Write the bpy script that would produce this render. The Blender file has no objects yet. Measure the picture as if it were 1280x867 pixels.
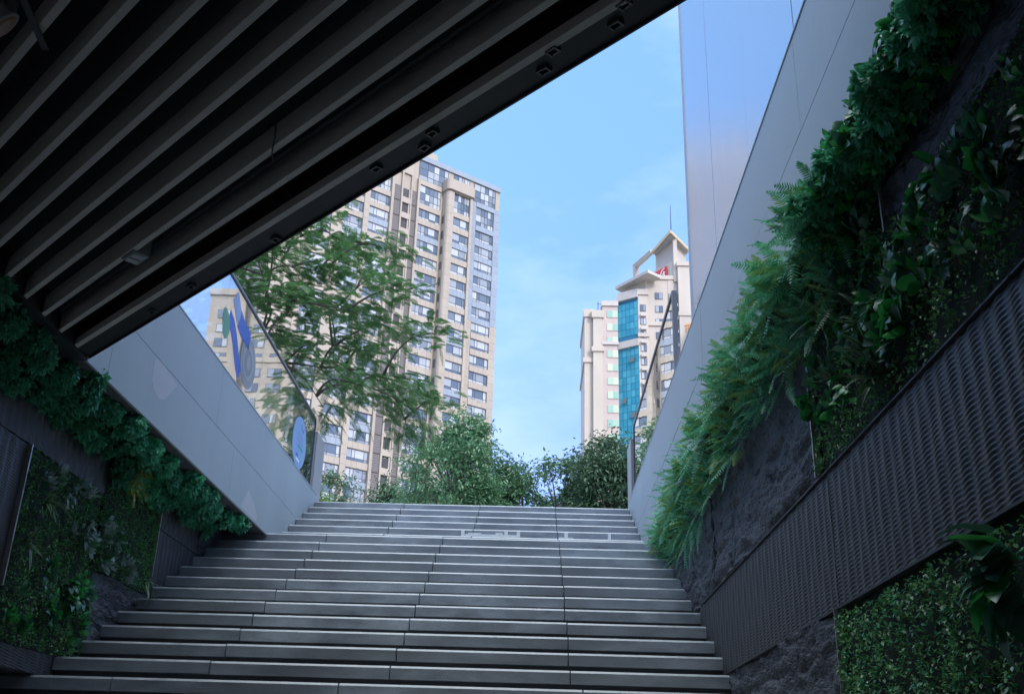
import bpy, bmesh, math, random
import numpy as np
from mathutils import Vector, Matrix, noise
random.seed(7); RNG = np.random.default_rng(7)
C = bpy.context.scene.collection
SC = bpy.context.scene
PI = math.pi
rad = math.radians

# ------------------------------------------------------------------ camera
cam_d = bpy.data.cameras.new('camera'); cam = bpy.data.objects.new('camera', cam_d); C.objects.link(cam)
CAM = Vector((3.4577, -6.9753, -0.5889))
def cam_axes(yaw, pitch, roll):
    cy, sy, cp, sp = math.cos(yaw), math.sin(yaw), math.cos(pitch), math.sin(pitch)
    f = Vector((-sy*cp, cy*cp, sp)); r = Vector((cy, sy, 0)); u = r.cross(f)
    cr, sr = math.cos(roll), math.sin(roll)
    return cr*r + sr*u, -sr*r + cr*u, f
_r, _u, _f = cam_axes(0.0270, 0.4008, 0.0305)
mw = Matrix(((_r.x, _u.x, -_f.x, CAM.x), (_r.y, _u.y, -_f.y, CAM.y), (_r.z, _u.z, -_f.z, CAM.z), (0, 0, 0, 1)))
cam.matrix_world = mw
cam_d.sensor_fit = 'HORIZONTAL'; cam_d.sensor_width = 36; cam_d.lens = 36.53
cam_d.clip_start = 0.05; cam_d.clip_end = 3000
SC.camera = cam

# ------------------------------------------------------------------ light
SUN_AZ, SUN_EL = 145.0, 30.0            # degrees clockwise from +Y (up the stairs), above the horizon
w = bpy.data.worlds.new('World'); SC.world = w; w.use_nodes = True
nt = w.node_tree; nt.nodes.clear()
out = nt.nodes.new('ShaderNodeOutputWorld'); bg = nt.nodes.new('ShaderNodeBackground')
sky = nt.nodes.new('ShaderNodeTexSky'); sky.sky_type = 'NISHITA'; sky.sun_disc = False
sky.sun_elevation = rad(SUN_EL); sky.sun_rotation = rad(SUN_AZ)
sky.air_density = 1.0; sky.dust_density = 0.6; sky.ozone_density = 2.0
tc = nt.nodes.new('ShaderNodeTexCoord')
mp = nt.nodes.new('ShaderNodeMapping'); mp.inputs['Scale'].default_value = (1, 1, 2.2)
nz = nt.nodes.new('ShaderNodeTexNoise'); nz.inputs['Scale'].default_value = 2.6; nz.inputs['Detail'].default_value = 7; nz.inputs['Roughness'].default_value = .55
cr = nt.nodes.new('ShaderNodeValToRGB'); cr.color_ramp.elements[0].position = .46; cr.color_ramp.elements[1].position = .78
ml = nt.nodes.new('ShaderNodeMath'); ml.operation = 'MULTIPLY'; ml.inputs[1].default_value = .62
mx = nt.nodes.new('ShaderNodeMix'); mx.data_type = 'RGBA'
mx.inputs[7].default_value = (2.3, 2.75, 4.2, 1)
nt.links.new(tc.outputs['Generated'], mp.inputs[0]); nt.links.new(mp.outputs[0], nz.inputs[0]); nt.links.new(nz.outputs[0], cr.inputs[0])
nt.links.new(cr.outputs[0], ml.inputs[0]); nt.links.new(ml.outputs[0], mx.inputs[0])
hs = nt.nodes.new('ShaderNodeHueSaturation'); hs.inputs['Saturation'].default_value = 1.12; nt.links.new(sky.outputs[0], hs.inputs['Color'])
sx = nt.nodes.new('ShaderNodeSeparateXYZ'); nt.links.new(tc.outputs['Generated'], sx.inputs[0])
er = nt.nodes.new('ShaderNodeValToRGB'); er.color_ramp.elements[0].position = .0; er.color_ramp.elements[0].color = (.28, .28, .42, 1)
er.color_ramp.elements[1].position = .64; er.color_ramp.elements[1].color = (1.12, 1.10, 1.05, 1)
e2 = er.color_ramp.elements.new(.30); e2.color = (.49, .485, .68, 1)
nt.links.new(sx.outputs[2], er.inputs[0])
vm_ = nt.nodes.new('ShaderNodeVectorMath'); vm_.operation = 'MULTIPLY'; nt.links.new(hs.outputs[0], vm_.inputs[0]); nt.links.new(er.outputs[0], vm_.inputs[1])
cz = nt.nodes.new('ShaderNodeMapRange'); cz.inputs[1].default_value = .68; cz.inputs[2].default_value = .88; cz.inputs[3].default_value = 0; cz.inputs[4].default_value = 1
nt.links.new(sx.outputs[2], cz.inputs[0])
cm = nt.nodes.new('ShaderNodeMix'); cm.data_type = 'RGBA'; cm.inputs[7].default_value = (8.6, 9.3, 9.8, 1)  # bright zenith added above the view to lift the fill light
nt.links.new(cz.outputs[0], cm.inputs[0]); nt.links.new(vm_.outputs[0], cm.inputs[6])
nt.links.new(cm.outputs[2], mx.inputs[6]); nt.links.new(mx.outputs[2], bg.inputs[0])
bg.inputs[1].default_value = 0.15
nt.links.new(bg.outputs[0], out.inputs[0])
sd = bpy.data.lights.new('sun', 'SUN'); sd.energy = 0.8; sd.angle = rad(12.0); sd.color = (1, .93, .84)
so = bpy.data.objects.new('sun', sd); C.objects.link(so)
sv = Vector((math.sin(rad(SUN_AZ))*math.cos(rad(SUN_EL)), math.cos(rad(SUN_AZ))*math.cos(rad(SUN_EL)), math.sin(rad(SUN_EL))))
so.rotation_euler = (-sv).to_track_quat('-Z', 'Y').to_euler()
SC.view_settings.view_transform = 'Standard'; SC.view_settings.look = 'None'
SC.view_settings.gamma = 1; SC.view_settings.use_curve_mapping = False
SC.view_settings.exposure = 1.65

# ------------------------------------------------------------------ helpers
def tag(o, label=None, cat=None, group=None, kind=None):
    if label: o['label'] = label
    if cat: o['category'] = cat
    if group: o['group'] = group
    if kind: o['kind'] = kind
    return o
def empty(name, loc, label=None, cat=None, group=None, rz=0):
    o = bpy.data.objects.new(name, None); C.objects.link(o); o.location = loc; o.rotation_euler = (0, 0, rz)
    o.empty_display_size = .2
    return tag(o, label, cat, group)
def link_mesh(name, verts, faces, mats, mi=None, parent=None, smooth=False):
    me = bpy.data.meshes.new(name); me.from_pydata([tuple(v) for v in verts], [], [tuple(f) for f in faces]); me.update()
    for m in (mats if isinstance(mats, (list, tuple)) else [mats]): me.materials.append(m)
    if mi is not None: me.polygons.foreach_set('material_index', np.array(mi, dtype=np.int32))
    if smooth: me.polygons.foreach_set('use_smooth', np.ones(len(me.polygons), dtype=bool))
    o = bpy.data.objects.new(name, me); C.objects.link(o)
    if parent is not None: o.parent = parent          # children are written in the parent's local frame
    return o
class MB:
    def __init__(s): s.v = []; s.f = []; s.m = []
    def add(s, vs, fs, mi=0):
        b = len(s.v); s.v += [tuple(x) for x in vs]; s.f += [tuple(i+b for i in f) for f in fs]; s.m += [mi]*len(fs); return s
    def box(s, x0, x1, y0, y1, z0, z1, mi=0, M=None):
        vs = [Vector((x, y, z)) for z in (z0, z1) for y in (y0, y1) for x in (x0, x1)]
        if M is not None: vs = [M @ v for v in vs]
        return s.add(vs, [(0, 2, 3, 1), (4, 5, 7, 6), (0, 1, 5, 4), (2, 6, 7, 3), (0, 4, 6, 2), (1, 3, 7, 5)], mi)
    def prism(s, pts, z0, z1, mi=0):
        n = len(pts); vs = [(x, y, z0) for x, y in pts] + [(x, y, z1) for x, y in pts]
        return s.add(vs, [tuple(range(n))[::-1], tuple(range(n, 2*n))] + [(i, (i+1) % n, n+(i+1) % n, n+i) for i in range(n)], mi)
    def tube(s, pts, rs, n=6, mi=0, cap=True):
        pts = [Vector(p) for p in pts]
        if not isinstance(rs, (list, tuple)): rs = [rs]*len(pts)
        vs = []; ref = Vector((.31, .17, .93))
        for i, p in enumerate(pts):
            t = (pts[min(i+1, len(pts)-1)] - pts[max(i-1, 0)]).normalized()
            if abs(t.dot(ref)) > .98: ref = Vector((.9, .3, .1))
            a = t.cross(ref).normalized(); b = t.cross(a)
            for k in range(n):
                an = 2*PI*k/n; vs.append(p + rs[i]*(math.cos(an)*a + math.sin(an)*b))
        fs = [(i*n+k, i*n+(k+1) % n, (i+1)*n+(k+1) % n, (i+1)*n+k) for i in range(len(pts)-1) for k in range(n)]
        if cap: fs += [tuple(range(n))[::-1], tuple(range((len(pts)-1)*n, len(pts)*n))]
        return s.add(vs, fs, mi)
    def build(s, name, mats, parent=None, smooth=False, bevel=0):
        o = link_mesh(name, s.v, s.f, mats, s.m, parent, smooth)
        bm = bmesh.new(); bm.from_mesh(o.data); bmesh.ops.recalc_face_normals(bm, faces=bm.faces)
        if bevel: bmesh.ops.bevel(bm, geom=bm.edges[:], offset=bevel, segments=1, affect='EDGES', clamp_overlap=True)
        bm.to_mesh(o.data); bm.free()
        return o
def one_box(name, mat, parent, *b, bevel=0): return MB().box(*b).build(name, mat, parent, bevel=bevel)
def copy_tree(o, parent=None):
    c = o.copy(); C.objects.link(c)
    if parent is not None: c.parent = parent
    for ch in list(o.children): copy_tree(ch, c)
    return c

# ------------------------------------------------------------------ materials
def nodes(name):
    m = bpy.data.materials.new(name); m.use_nodes = True; t = m.node_tree
    return m, t, t.nodes['Principled BSDF'], t.nodes, t.links
def mat(name, col, rough=.6, var=.25, scale=4, detail=6, bump=0, bscale=60, metal=0, island=0, stretch=(1, 1, 1), spec=.5, grain=0, objrand=0, tint=None, rvar=0):
    m, t, p, N, L = nodes(name)
    p.inputs['Roughness'].default_value = rough; p.inputs['Metallic'].default_value = metal
    p.inputs['Specular IOR Level'].default_value = spec
    tc = N.new('ShaderNodeTexCoord'); mp = N.new('ShaderNodeMapping'); mp.inputs['Scale'].default_value = stretch
    L.new(tc.outputs['Object'], mp.inputs[0])
    nz = N.new('ShaderNodeTexNoise'); nz.inputs['Scale'].default_value = scale; nz.inputs['Detail'].default_value = detail; nz.inputs['Roughness'].default_value = .6
    L.new(mp.outputs[0], nz.inputs[0])
    mr = N.new('ShaderNodeMapRange'); mr.inputs[1].default_value = .25; mr.inputs[2].default_value = .75
    mr.inputs[3].default_value = 1-var; mr.inputs[4].default_value = 1+var; L.new(nz.outputs[0], mr.inputs[0])
    val = mr.outputs[0]
    def mulv(a, sock):
        k = N.new('ShaderNodeMath'); k.operation = 'MULTIPLY'; L.new(a, k.inputs[0]); L.new(sock, k.inputs[1]); return k.outputs[0]
    if grain:
        n2 = N.new('ShaderNodeTexNoise'); n2.inputs['Scale'].default_value = 260; n2.inputs['Detail'].default_value = 2; L.new(tc.outputs['Object'], n2.inputs[0])
        r2 = N.new('ShaderNodeMapRange'); r2.inputs[1].default_value = .3; r2.inputs[2].default_value = .7; r2.inputs[3].default_value = 1-grain; r2.inputs[4].default_value = 1+grain
        L.new(n2.outputs[0], r2.inputs[0]); val = mulv(val, r2.outputs[0])
    if island or objrand:
        src = N.new('ShaderNodeNewGeometry').outputs['Random Per Island'] if island else N.new('ShaderNodeObjectInfo').outputs['Random']
        amt = island or objrand
        r3 = N.new('ShaderNodeMapRange'); r3.inputs[3].default_value = 1-amt; r3.inputs[4].default_value = 1+amt; L.new(src, r3.inputs[0]); val = mulv(val, r3.outputs[0])
    vm = N.new('ShaderNodeVectorMath'); vm.operation = 'SCALE'; vm.inputs[0].default_value = col; L.new(val, vm.inputs['Scale'])
    colout = vm.outputs[0]
    if tint:
        n4 = N.new('ShaderNodeTexNoise'); n4.inputs['Scale'].default_value = scale*.37+.1; n4.inputs['Detail'].default_value = 3; L.new(mp.outputs[0], n4.inputs[0])
        r4 = N.new('ShaderNodeMapRange'); r4.inputs[1].default_value = .42; r4.inputs[2].default_value = .68; L.new(n4.outputs[0], r4.inputs[0])
        mm = N.new('ShaderNodeMix'); mm.data_type = 'RGBA'; L.new(r4.outputs[0], mm.inputs[0]); L.new(colout, mm.inputs[6]); mm.inputs[7].default_value = (*tint, 1); colout = mm.outputs[2]
    L.new(colout, p.inputs['Base Color'])
    if rvar:
        r5 = N.new('ShaderNodeMapRange'); r5.inputs[1].default_value = .3; r5.inputs[2].default_value = .7; r5.inputs[3].default_value = max(.02, rough-rvar); r5.inputs[4].default_value = rough+rvar
        L.new(nz.outputs[0], r5.inputs[0]); L.new(r5.outputs[0], p.inputs['Roughness'])
    if bump:
        nb = N.new('ShaderNodeTexNoise'); nb.inputs['Scale'].default_value = bscale; nb.inputs['Detail'].default_value = 5; L.new(mp.outputs[0], nb.inputs[0])
        b = N.new('ShaderNodeBump'); b.inputs['Strength'].default_value = bump; b.inputs['Distance'].default_value = .02; L.new(nb.outputs[0], b.inputs['Height']); L.new(b.outputs[0], p.inputs['Normal'])
    return m
def leaf_mat(name, col, col2, rough=.42, trans=.25, spec=.5):
    m, t, p, N, L = nodes(name)
    g = N.new('ShaderNodeNewGeometry'); mixc = N.new('ShaderNodeMix'); mixc.data_type = 'RGBA'
    mixc.inputs[6].default_value = (*col, 1); mixc.inputs[7].default_value = (*col2, 1)
    L.new(g.outputs['Random Per Island'], mixc.inputs[0])
    oi = N.new('ShaderNodeObjectInfo'); r = N.new('ShaderNodeMapRange'); r.inputs[3].default_value = .75; r.inputs[4].default_value = 1.25; L.new(oi.outputs['Random'], r.inputs[0])
    vm = N.new('ShaderNodeVectorMath'); vm.operation = 'SCALE'; L.new(mixc.outputs[2], vm.inputs[0]); L.new(r.outputs[0], vm.inputs['Scale'])
    L.new(vm.outputs[0], p.inputs['Base Color']); p.inputs['Roughness'].default_value = rough; p.inputs['Specular IOR Level'].default_value = spec
    tr = N.new('ShaderNodeBsdfTranslucent'); L.new(vm.outputs[0], tr.inputs[0])
    ms = N.new('ShaderNodeMixShader'); ms.inputs[0].default_value = trans
    L.new(p.outputs[0], ms.inputs[1]); L.new(tr.outputs[0], ms.inputs[2]); L.new(ms.outputs[0], N['Material Output'].inputs[0])
    return m
def glass_mat(name, base_reflect=.12, tint=(.9, .96, .95), power=2.2, top=.9):
    m, t, p, N, L = nodes(name); N.remove(p)
    tr = N.new('ShaderNodeBsdfTransparent'); tr.inputs[0].default_value = (*tint, 1)
    gl = N.new('ShaderNodeBsdfGlossy'); gl.inputs['Roughness'].default_value = .004; gl.inputs[0].default_value = (.97, .97, .95, 1)
    nz = N.new('ShaderNodeTexNoise'); nz.inputs['Scale'].default_value = 1.6; nz.inputs['Detail'].default_value = 1
    tcn = N.new('ShaderNodeTexCoord'); L.new(tcn.outputs['Object'], nz.inputs[0])
    b = N.new('ShaderNodeBump'); b.inputs['Strength'].default_value = .03; b.inputs['Distance'].default_value = .02; L.new(nz.outputs[0], b.inputs['Height']); L.new(b.outputs[0], gl.inputs['Normal'])
    lw = N.new('ShaderNodeLayerWeight'); lw.inputs[0].default_value = .5
    pw = N.new('ShaderNodeMath'); pw.operation = 'POWER'; L.new(lw.outputs['Facing'], pw.inputs[0]); pw.inputs[1].default_value = power
    mr = N.new('ShaderNodeMapRange'); mr.inputs[3].default_value = base_reflect; mr.inputs[4].default_value = top; L.new(pw.outputs[0], mr.inputs[0])
    ms = N.new('ShaderNodeMixShader'); L.new(mr.outputs[0], ms.inputs[0]); L.new(tr.outputs[0], ms.inputs[1]); L.new(gl.outputs[0], ms.inputs[2])
    L.new(ms.outputs[0], N['Material Output'].inputs[0])
    return m
def window_mat(name, col, col2, rough=.08):
    m, t, p, N, L = nodes(name)
    oi = N.new('ShaderNodeNewGeometry'); oj = N.new('ShaderNodeObjectInfo')
    ad = N.new('ShaderNodeMath'); ad.operation = 'ADD'; L.new(oi.outputs['Random Per Island'], ad.inputs[0]); L.new(oj.outputs['Random'], ad.inputs[1])
    fr = N.new('ShaderNodeMath'); fr.operation = 'FRACT'; L.new(ad.outputs[0], fr.inputs[0])
    ramp = N.new('ShaderNodeValToRGB'); e = ramp.color_ramp.elements; e[0].color = (*col, 1); e[1].color = (*col2, 1)
    e[0].position = .25; e[1].position = .8; L.new(fr.outputs[0], ramp.inputs[0]); L.new(ramp.outputs[0], p.inputs['Base Color'])
    p.inputs['Roughness'].default_value = rough; p.inputs['Specular IOR Level'].default_value = .6; p.inputs['IOR'].default_value = 1.55
    return m
M = {}
M['granite'] = mat('granite', (.275, .295, .31), .55, .55, 2.2, 9, .12, 90, island=.20, grain=.22, stretch=(1, 1, 2.5), tint=(.19, .20, .205), rvar=.14)
M['nosing_light'] = mat('granite_nosing_highlight', (.385, .41, .425), .42, .35, 6, 8, .1, 90, grain=.15, rvar=.12)  # paler granite on the chamfers, paints the sky highlight along each nosing
M['recess'] = mat('recess_shade_stone', (.055, .058, .062), .8, .3, 6)  # risers coloured dark to carry the shade below the nosings
M['grey_panel'] = mat('grey_wall_panel', (.335, .385, .405), .45, .13, 1.3, 9, .06, 25, grain=.06, stretch=(1, 1, .25), spec=.4, rvar=.08, island=.04)
M['patch'] = mat('filler_paint', (.45, .46, .48), .5, .05, 4)
M['joint'] = mat('joint_dark', (.09, .093, .10), .8, .2, 9)
M['baffle'] = mat('baffle_paint', (.68, .63, .58), .5, .12, 2.5, 6, .02, 30, grain=.05)
M['slab'] = mat('slab_black', (.022, .024, .028), .8, .3, 3)
M['edge'] = mat('edge_metal', (.035, .037, .042), .5, .25, 4)
M['clip'] = mat('clip_steel', (.14, .145, .15), .4, .25, 9, metal=.6)
M['weave'] = mat('woven_panel', (.044, .046, .052), .42, .22, 5, 6, .1, 160, spec=.5)
M['rock'] = mat('split_slate', (.042, .046, .055), .52, .45, 7, 9, 1.0, 60, stretch=(1, .35, 1), spec=.45)
M['trim'] = mat('trim_steel', (.42, .41, .38), .35, .15, 20, metal=.7)
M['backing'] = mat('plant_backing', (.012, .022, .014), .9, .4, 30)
M['metal_brown'] = mat('pillar_metal', (.25, .215, .19), .38, .1, 3, metal=.35, stretch=(1, 1, .2))
M['metal_light'] = mat('pillar_light', (.40, .39, .37), .35, .08, 3, metal=.3)
M['rail'] = mat('rail_dark', (.03, .03, .033), .35, .2, 8, metal=.3)
M['rail_top'] = mat('rail_top_steel', (.42, .43, .44), .3, .1, 8, metal=.7)
M['glass'] = glass_mat('railing_glass', .10, power=1.1, top=.95)
M['facade'] = mat('facade_panel', (.52, .55, .60), .22, .04, .6, 4, .015, 3, metal=.75, stretch=(1, 1, .3), rvar=.05)
M['facade_trim'] = mat('facade_trim', (.5, .5, .48), .35, .1, 3, metal=.5)
M['paving'] = mat('paving', (.24, .235, .225), .75, .2, 1.2, 8, .1, 40, grain=.1)
M['floor'] = mat('tunnel_floor', (.12, .12, .125), .5, .3, 2, 8)
M['concrete'] = mat('concrete', (.27, .27, .27), .8, .2, 2, 8, .1, 30)
M['bark'] = mat('bark', (.11, .085, .065), .9, .4, 14, 8, .5, 40, stretch=(1, 1, .25))
M['beige'] = mat('beige_stone', (.375, .325, .265), .65, .10, .5, 6, 0, 30, island=.05, stretch=(1, 1, .35), tint=(.35, .305, .25))
M['bluegrey'] = mat('bluegrey_panel', (.255, .295, .34), .35, .08, .8, 5, island=.05)
M['louvre'] = mat('louvre_grey', (.15, .135, .13), .6, .1, 3)
M['darkhole'] = mat('dark_opening', (.05, .05, .055), .6, .3, 1)
M['wframe'] = mat('window_frame', (.075, .085, .10), .45, .15, 3)
M['wglass'] = window_mat('window_glass', (.10, .13, .17), (.44, .46, .47))
M['white_stone'] = mat('white_stone', (.50, .445, .375), .65, .07, .4, 6, island=.04, stretch=(1, 1, .35))
M['pink_stone'] = mat('pink_stone', (.49, .41, .37), .65, .08, .4, 6, island=.04)
M['cornice'] = mat('cornice', (.50, .46, .42), .6, .1, .6)
M['green_glass'] = window_mat('green_window', (.28, .48, .38), (.58, .70, .44))
M['blue_glass'] = window_mat('blue_curtain_glass', (.035, .27, .39), (.07, .36, .47), .1)
M['blue_mull'] = mat('curtain_mullion', (.03, .17, .28), .4, .1, 2)
M['roof_grey'] = mat('roof_grey', (.30, .31, .33), .6, .15, 1)
M['gold'] = mat('gold_trim', (.60, .45, .22), .4, .1, 2)
M['red'] = mat('sign_red', (.62, .03, .04), .4, .05, 2)
M['orange'] = mat('glyph_orange', (.75, .28, .03), .4, .05, 2)
M['white'] = mat('white_paint', (.78, .78, .76), .5, .05, 2)
M['black'] = mat('black_metal', (.03, .03, .035), .5, .1, 2)
M['dec_blue'] = mat('sticker_blue', (.07, .17, .62), .45, .04, 3)
M['dec_pale'] = mat('sticker_pale_blue', (.33, .52, .80), .45, .05, 3)
M['dec_lav'] = mat('sticker_lavender', (.34, .45, .72), .45, .05, 3)
M['dec_green'] = mat('sticker_green', (.16, .44, .26), .45, .05, 3)
M['dec_grey'] = mat('sticker_grey', (.36, .37, .39), .45, .05, 3)
M['dec_grey2'] = mat('sticker_grey_ring', (.50, .50, .48), .45, .05, 3)
M['dec_teal'] = mat('sticker_teal', (.03, .45, .36), .45, .05, 3)
M['lamp_body'] = mat('lamp_housing', (.30, .31, .30), .45, .1, 6)
M['lens'] = mat('lamp_lens', (.55, .60, .62), .12, .1, 20)
M['reddish'] = mat('reddish_lens', (.40, .22, .16), .35, .1, 6)
M['tape'] = mat('paper_remnant', (.85, .83, .78), .8, .15, 40)
L_ = {}
L_['fern'] = leaf_mat('fern_leaf', (0.079, 0.365, 0.194), (0.194, 0.550, 0.297), .45, .3)
L_['fern_dull'] = leaf_mat('fern_leaf_olive', (0.159, 0.308, 0.082), (0.265, 0.429, 0.116), .45, .3)
L_['ivy'] = leaf_mat('ivy_leaf', (.065, .36, .175), (.16, .54, .32), .4, .25)
L_['box'] = leaf_mat('boxwood_leaf', (0.046, 0.200, 0.060), (0.164, 0.399, 0.117), .4, .25)
L_['moss'] = leaf_mat('moss_leaf', (0.081, 0.322, 0.086), (0.196, 0.506, 0.149), .45, .25)
L_['broad'] = leaf_mat('broad_leaf', (0.027, 0.220, 0.049), (0.069, 0.440, 0.096), .25, .25, .7)
L_['broad_dark'] = leaf_mat('broad_dark_leaf', (0.039, 0.136, 0.078), (0.078, 0.253, 0.146), .36, .2, .45)
L_['pale'] = leaf_mat('pale_leaf', (0.156, 0.240, 0.204), (0.264, 0.360, 0.324), .35, .15)
L_['strap'] = leaf_mat('strap_leaf', (.03, .10, .04), (.05, .15, .06), .3, .15)
L_['strap_edge'] = leaf_mat('strap_leaf_edge', (.25, .34, .20), (.34, .42, .26), .35, .15)
L_['croton'] = leaf_mat('croton_leaf', (.30, .30, .05), (.16, .24, .05), .35, .2)
L_['feather'] = leaf_mat('feather_leaf', (0.070, 0.184, 0.061), (0.149, 0.324, 0.096), .5, .35)
L_['mid'] = leaf_mat('tree_leaf', (0.060, 0.156, 0.081), (0.135, 0.270, 0.135), .42, .3)
L_['mid_dark'] = leaf_mat('tree_leaf_dark', (0.051, 0.117, 0.072), (0.100, 0.190, 0.100), .45, .25)
L_['lime'] = leaf_mat('bush_leaf_lime', (.12, .26, .04), (.20, .36, .06), .45, .3)

# ------------------------------------------------------------------ dimensions (metres; z = 0 at the tread of the wide bottom step)
R_, T_ = .15, .31485
XL, XR = .198, 4.827                    # lower side walls
XGL, XGR = .657, 4.659                  # grey upper walls
ZG = 2.70                               # plaza level
ZC = 1.80                               # underside of the canopy baffles = landing level
Y0 = 12*T_                              # nosing of the landing
YU = Y0 + .585                          # first upper nosing
YTOP = YU + 5*T_
ZF = -2.25
KEDGE = -.365                           # canopy edge: x + y = KEDGE

# ------------------------------------------------------------------ ground
g = MB()
BIG = 900
g.add([(-BIG, -BIG, ZG), (.47, -BIG, ZG), (.47, BIG, ZG), (-BIG, BIG, ZG)], [(0, 1, 2, 3)])
g.add([(.47, -BIG, ZG), (4.85, -BIG, ZG), (4.85, -25.2, ZG), (.47, -25.2, ZG)], [(0, 1, 2, 3)])
g.add([(4.85, -BIG, ZG), (BIG, -BIG, ZG), (BIG, BIG, ZG), (4.85, BIG, ZG)], [(0, 1, 2, 3)])
g.add([(.47, YTOP+.25, ZG), (4.85, YTOP+.25, ZG), (4.85, BIG, ZG), (.47, BIG, ZG)], [(0, 1, 2, 3)])
ground = g.build('ground', M['paving']); tag(ground, kind='structure')
fl = MB().box(-2.5, 8, -26, -13*T_, ZF-.2, ZF).build('passage_floor', M['floor']); tag(fl, kind='structure')

cw = empty('fill_courtyard_wall', (2.7, -25, ZF), 'pale concrete wall of an unseen open courtyard added behind the viewer for fill light', 'wall')  # unseen sky-lit courtyard, added to send fill light onto ceiling and stairs
MB().box(-3.5, 3.5, -.3, 0, 0, ZG-ZF-.01).build('wall', M['concrete'], cw)
MB().box(-3.5, -3.1, 0.01, 13, 0, ZG-ZF-.01).build('wall', M['concrete'], cw)
MB().box(2.5, 2.8, 0.01, 13, 0, ZG-ZF-.01).build('wall', M['concrete'], cw)
# ------------------------------------------------------------------ staircase: slabs with a recessed riser below each nosing
stair = empty('staircase', (0, 0, 0), 'wide grey granite staircase rising in two flights from the dark passage to the plaza', 'staircase')
TH, OV, CH = .088, .036, .015
def slab(x0, x1, y0, y1, zt):
    # cross-section: chamfered nosing on the front top edge
    sec = [(y0, zt-TH), (y0, zt-CH), (y0+CH*1.1, zt), (y1, zt), (y1, zt-TH)]
    n = len(sec); vs = [(x0, a, b) for a, b in sec] + [(x1, a, b) for a, b in sec]
    return vs, [tuple(range(n)), tuple(range(n, 2*n))[::-1]] + [(i, n+i, n+(i+1) % n, (i+1) % n) for i in range(n)]
def make_step(y, z, x0, x1, joints, depth):
    xs = [x0] + sorted(j for j in joints if x0 < j < x1) + [x1]
    s = MB()
    for a, b in zip(xs[:-1], xs[1:]):
        dz = random.uniform(-.0022, .0022); dy = random.uniform(-.003, .003)
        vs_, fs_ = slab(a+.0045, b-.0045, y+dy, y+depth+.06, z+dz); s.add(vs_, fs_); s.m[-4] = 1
    s.build('step', [M['granite'], M['nosing_light']], stair)
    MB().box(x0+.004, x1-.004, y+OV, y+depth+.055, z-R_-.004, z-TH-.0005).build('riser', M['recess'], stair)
lower = [3.72, 2.505, 1.285]
for k in range(1, 15):                  # below the wide bottom step
    make_step(-k*T_, -k*R_, -.4, 5.4, [3.8+.0, 2.2, .6], T_)
make_step(0, 0, -.4, 5.4, [3.79, 2.22, .75], T_)
for i in range(1, 12):
    jj = [j+random.uniform(-.006, .006) for j in lower]
    make_step(i*T_, i*R_, XL+.004, XR-.004, jj, T_)
make_step(Y0, 12*R_, XL+.004, XR-.004, lower, .60)
for k in range(6):
    make_step(YU+k*T_, 12*R_+(k+1)*R_, XGL+.004, XGR-.004, [3.72, 2.765, 1.80], T_ if k < 5 else .22)
MB().add([(XGL, -14*T_, ZF), (XGL, Y0, 1.5), (XGL, YTOP+.2, 2.5), (XGL, YTOP+.2, ZF), (XGR, -14*T_, ZF), (XGR, Y0, 1.5), (XGR, YTOP+.2, 2.5), (XGR, YTOP+.2, ZF)],
         [(0, 1, 2, 3), (4, 7, 6, 5), (0, 4, 5, 1), (1, 5, 6, 2), (2, 6, 7, 3), (0, 3, 7, 4)]).build('stair_core', M['recess'], stair)

# remains of paper tape on one upper riser
def remnant(xs, label):
    yk = YU + T_ - .005; zk = 12*R_+2*R_
    o = MB()
    for x0, x1, z0, z1 in xs: o.box(x0, x1, yk-.0035, yk, zk+z0, zk+z1)
    tag(o.build('tape_remnant', M['tape']), label, 'tape', 'paper tape left on an upper step')
remnant([(2.63, 2.67, -.085, -.018), (2.671, 3.30, -.085, -.058), (2.71, 2.86, -.0575, -.045), (3.02, 3.10, -.0575, -.038), (3.12, 3.16, -.0575, -.022), (3.26, 3.30, -.0575, -.02)], 'long ragged white paper strip stuck on the riser of an upper step')
remnant([(3.74, 3.90, -.085, -.072), (3.80, 3.84, -.0715, -.018)], 'small white paper scrap shaped like an upside-down T on the same upper riser')
remnant([(4.29, 4.325, -.085, -.018)], 'single short upright white paper scrap near the right end of the upper riser')

# ------------------------------------------------------------------ grey upper walls with cladding and coping
def grey_wall(side):
    xw = XGL if side < 0 else XGR
    s = side                            # wall body lies on the outer side
    lab = 'smooth pale grey wall panelled with joints left of the upper steps' if s < 0 else 'smooth pale grey wall panelled with joints right of the upper steps'
    w_ = empty('grey_wall', (xw, 0, ZC), lab, 'wall')
    ya, yb = (-6.2 if s > 0 else -1.035), YTOP+.06
    a, b = sorted((s*.022, s*.19))
    MB().box(a, b, ya, yb-.002, -.02, ZG+.085-ZC).build('backing_wall', M['joint'], w_)
    zr = [(-.022, .4565), (.459, .99)]
    for r, (z0, z1) in enumerate(zr):
        ys = -7.66 if r == 0 else -8.41
        off = 1.62+ (0 if r else .62) if s < 0 else -2.9 + (0 if r else .45)
        edges = [ya] + [off + 2.95*k for k in range(-6, 8) if ya+.1 < off+2.95*k < yb-.1] + [yb]
        for p, q in zip(edges[:-1], edges[1:]):
            dx = random.uniform(-.0012, .0012)
            a, b = sorted((0+dx, s*.021))
            MB().box(a, b, p+.0012, q-.0012, z0, z1).build('cladding_panel', M['grey_panel'], w_, bevel=.0015)
    a, b = sorted((-s*.004, s*.20))
    MB().box(a, b, ya, yb+.003, .991, 1.008).build('coping', M['grey_panel'], w_, bevel=.003)
    a, b = sorted((s*.0225, s*(abs((XL if s < 0 else XR)-xw)+.12)))
    MB().box(a, b, -9 if s > 0 else -9, Y0+.45, -.021+.004, .03).build('soffit', M['rock'], w_)
    return w_
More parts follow.
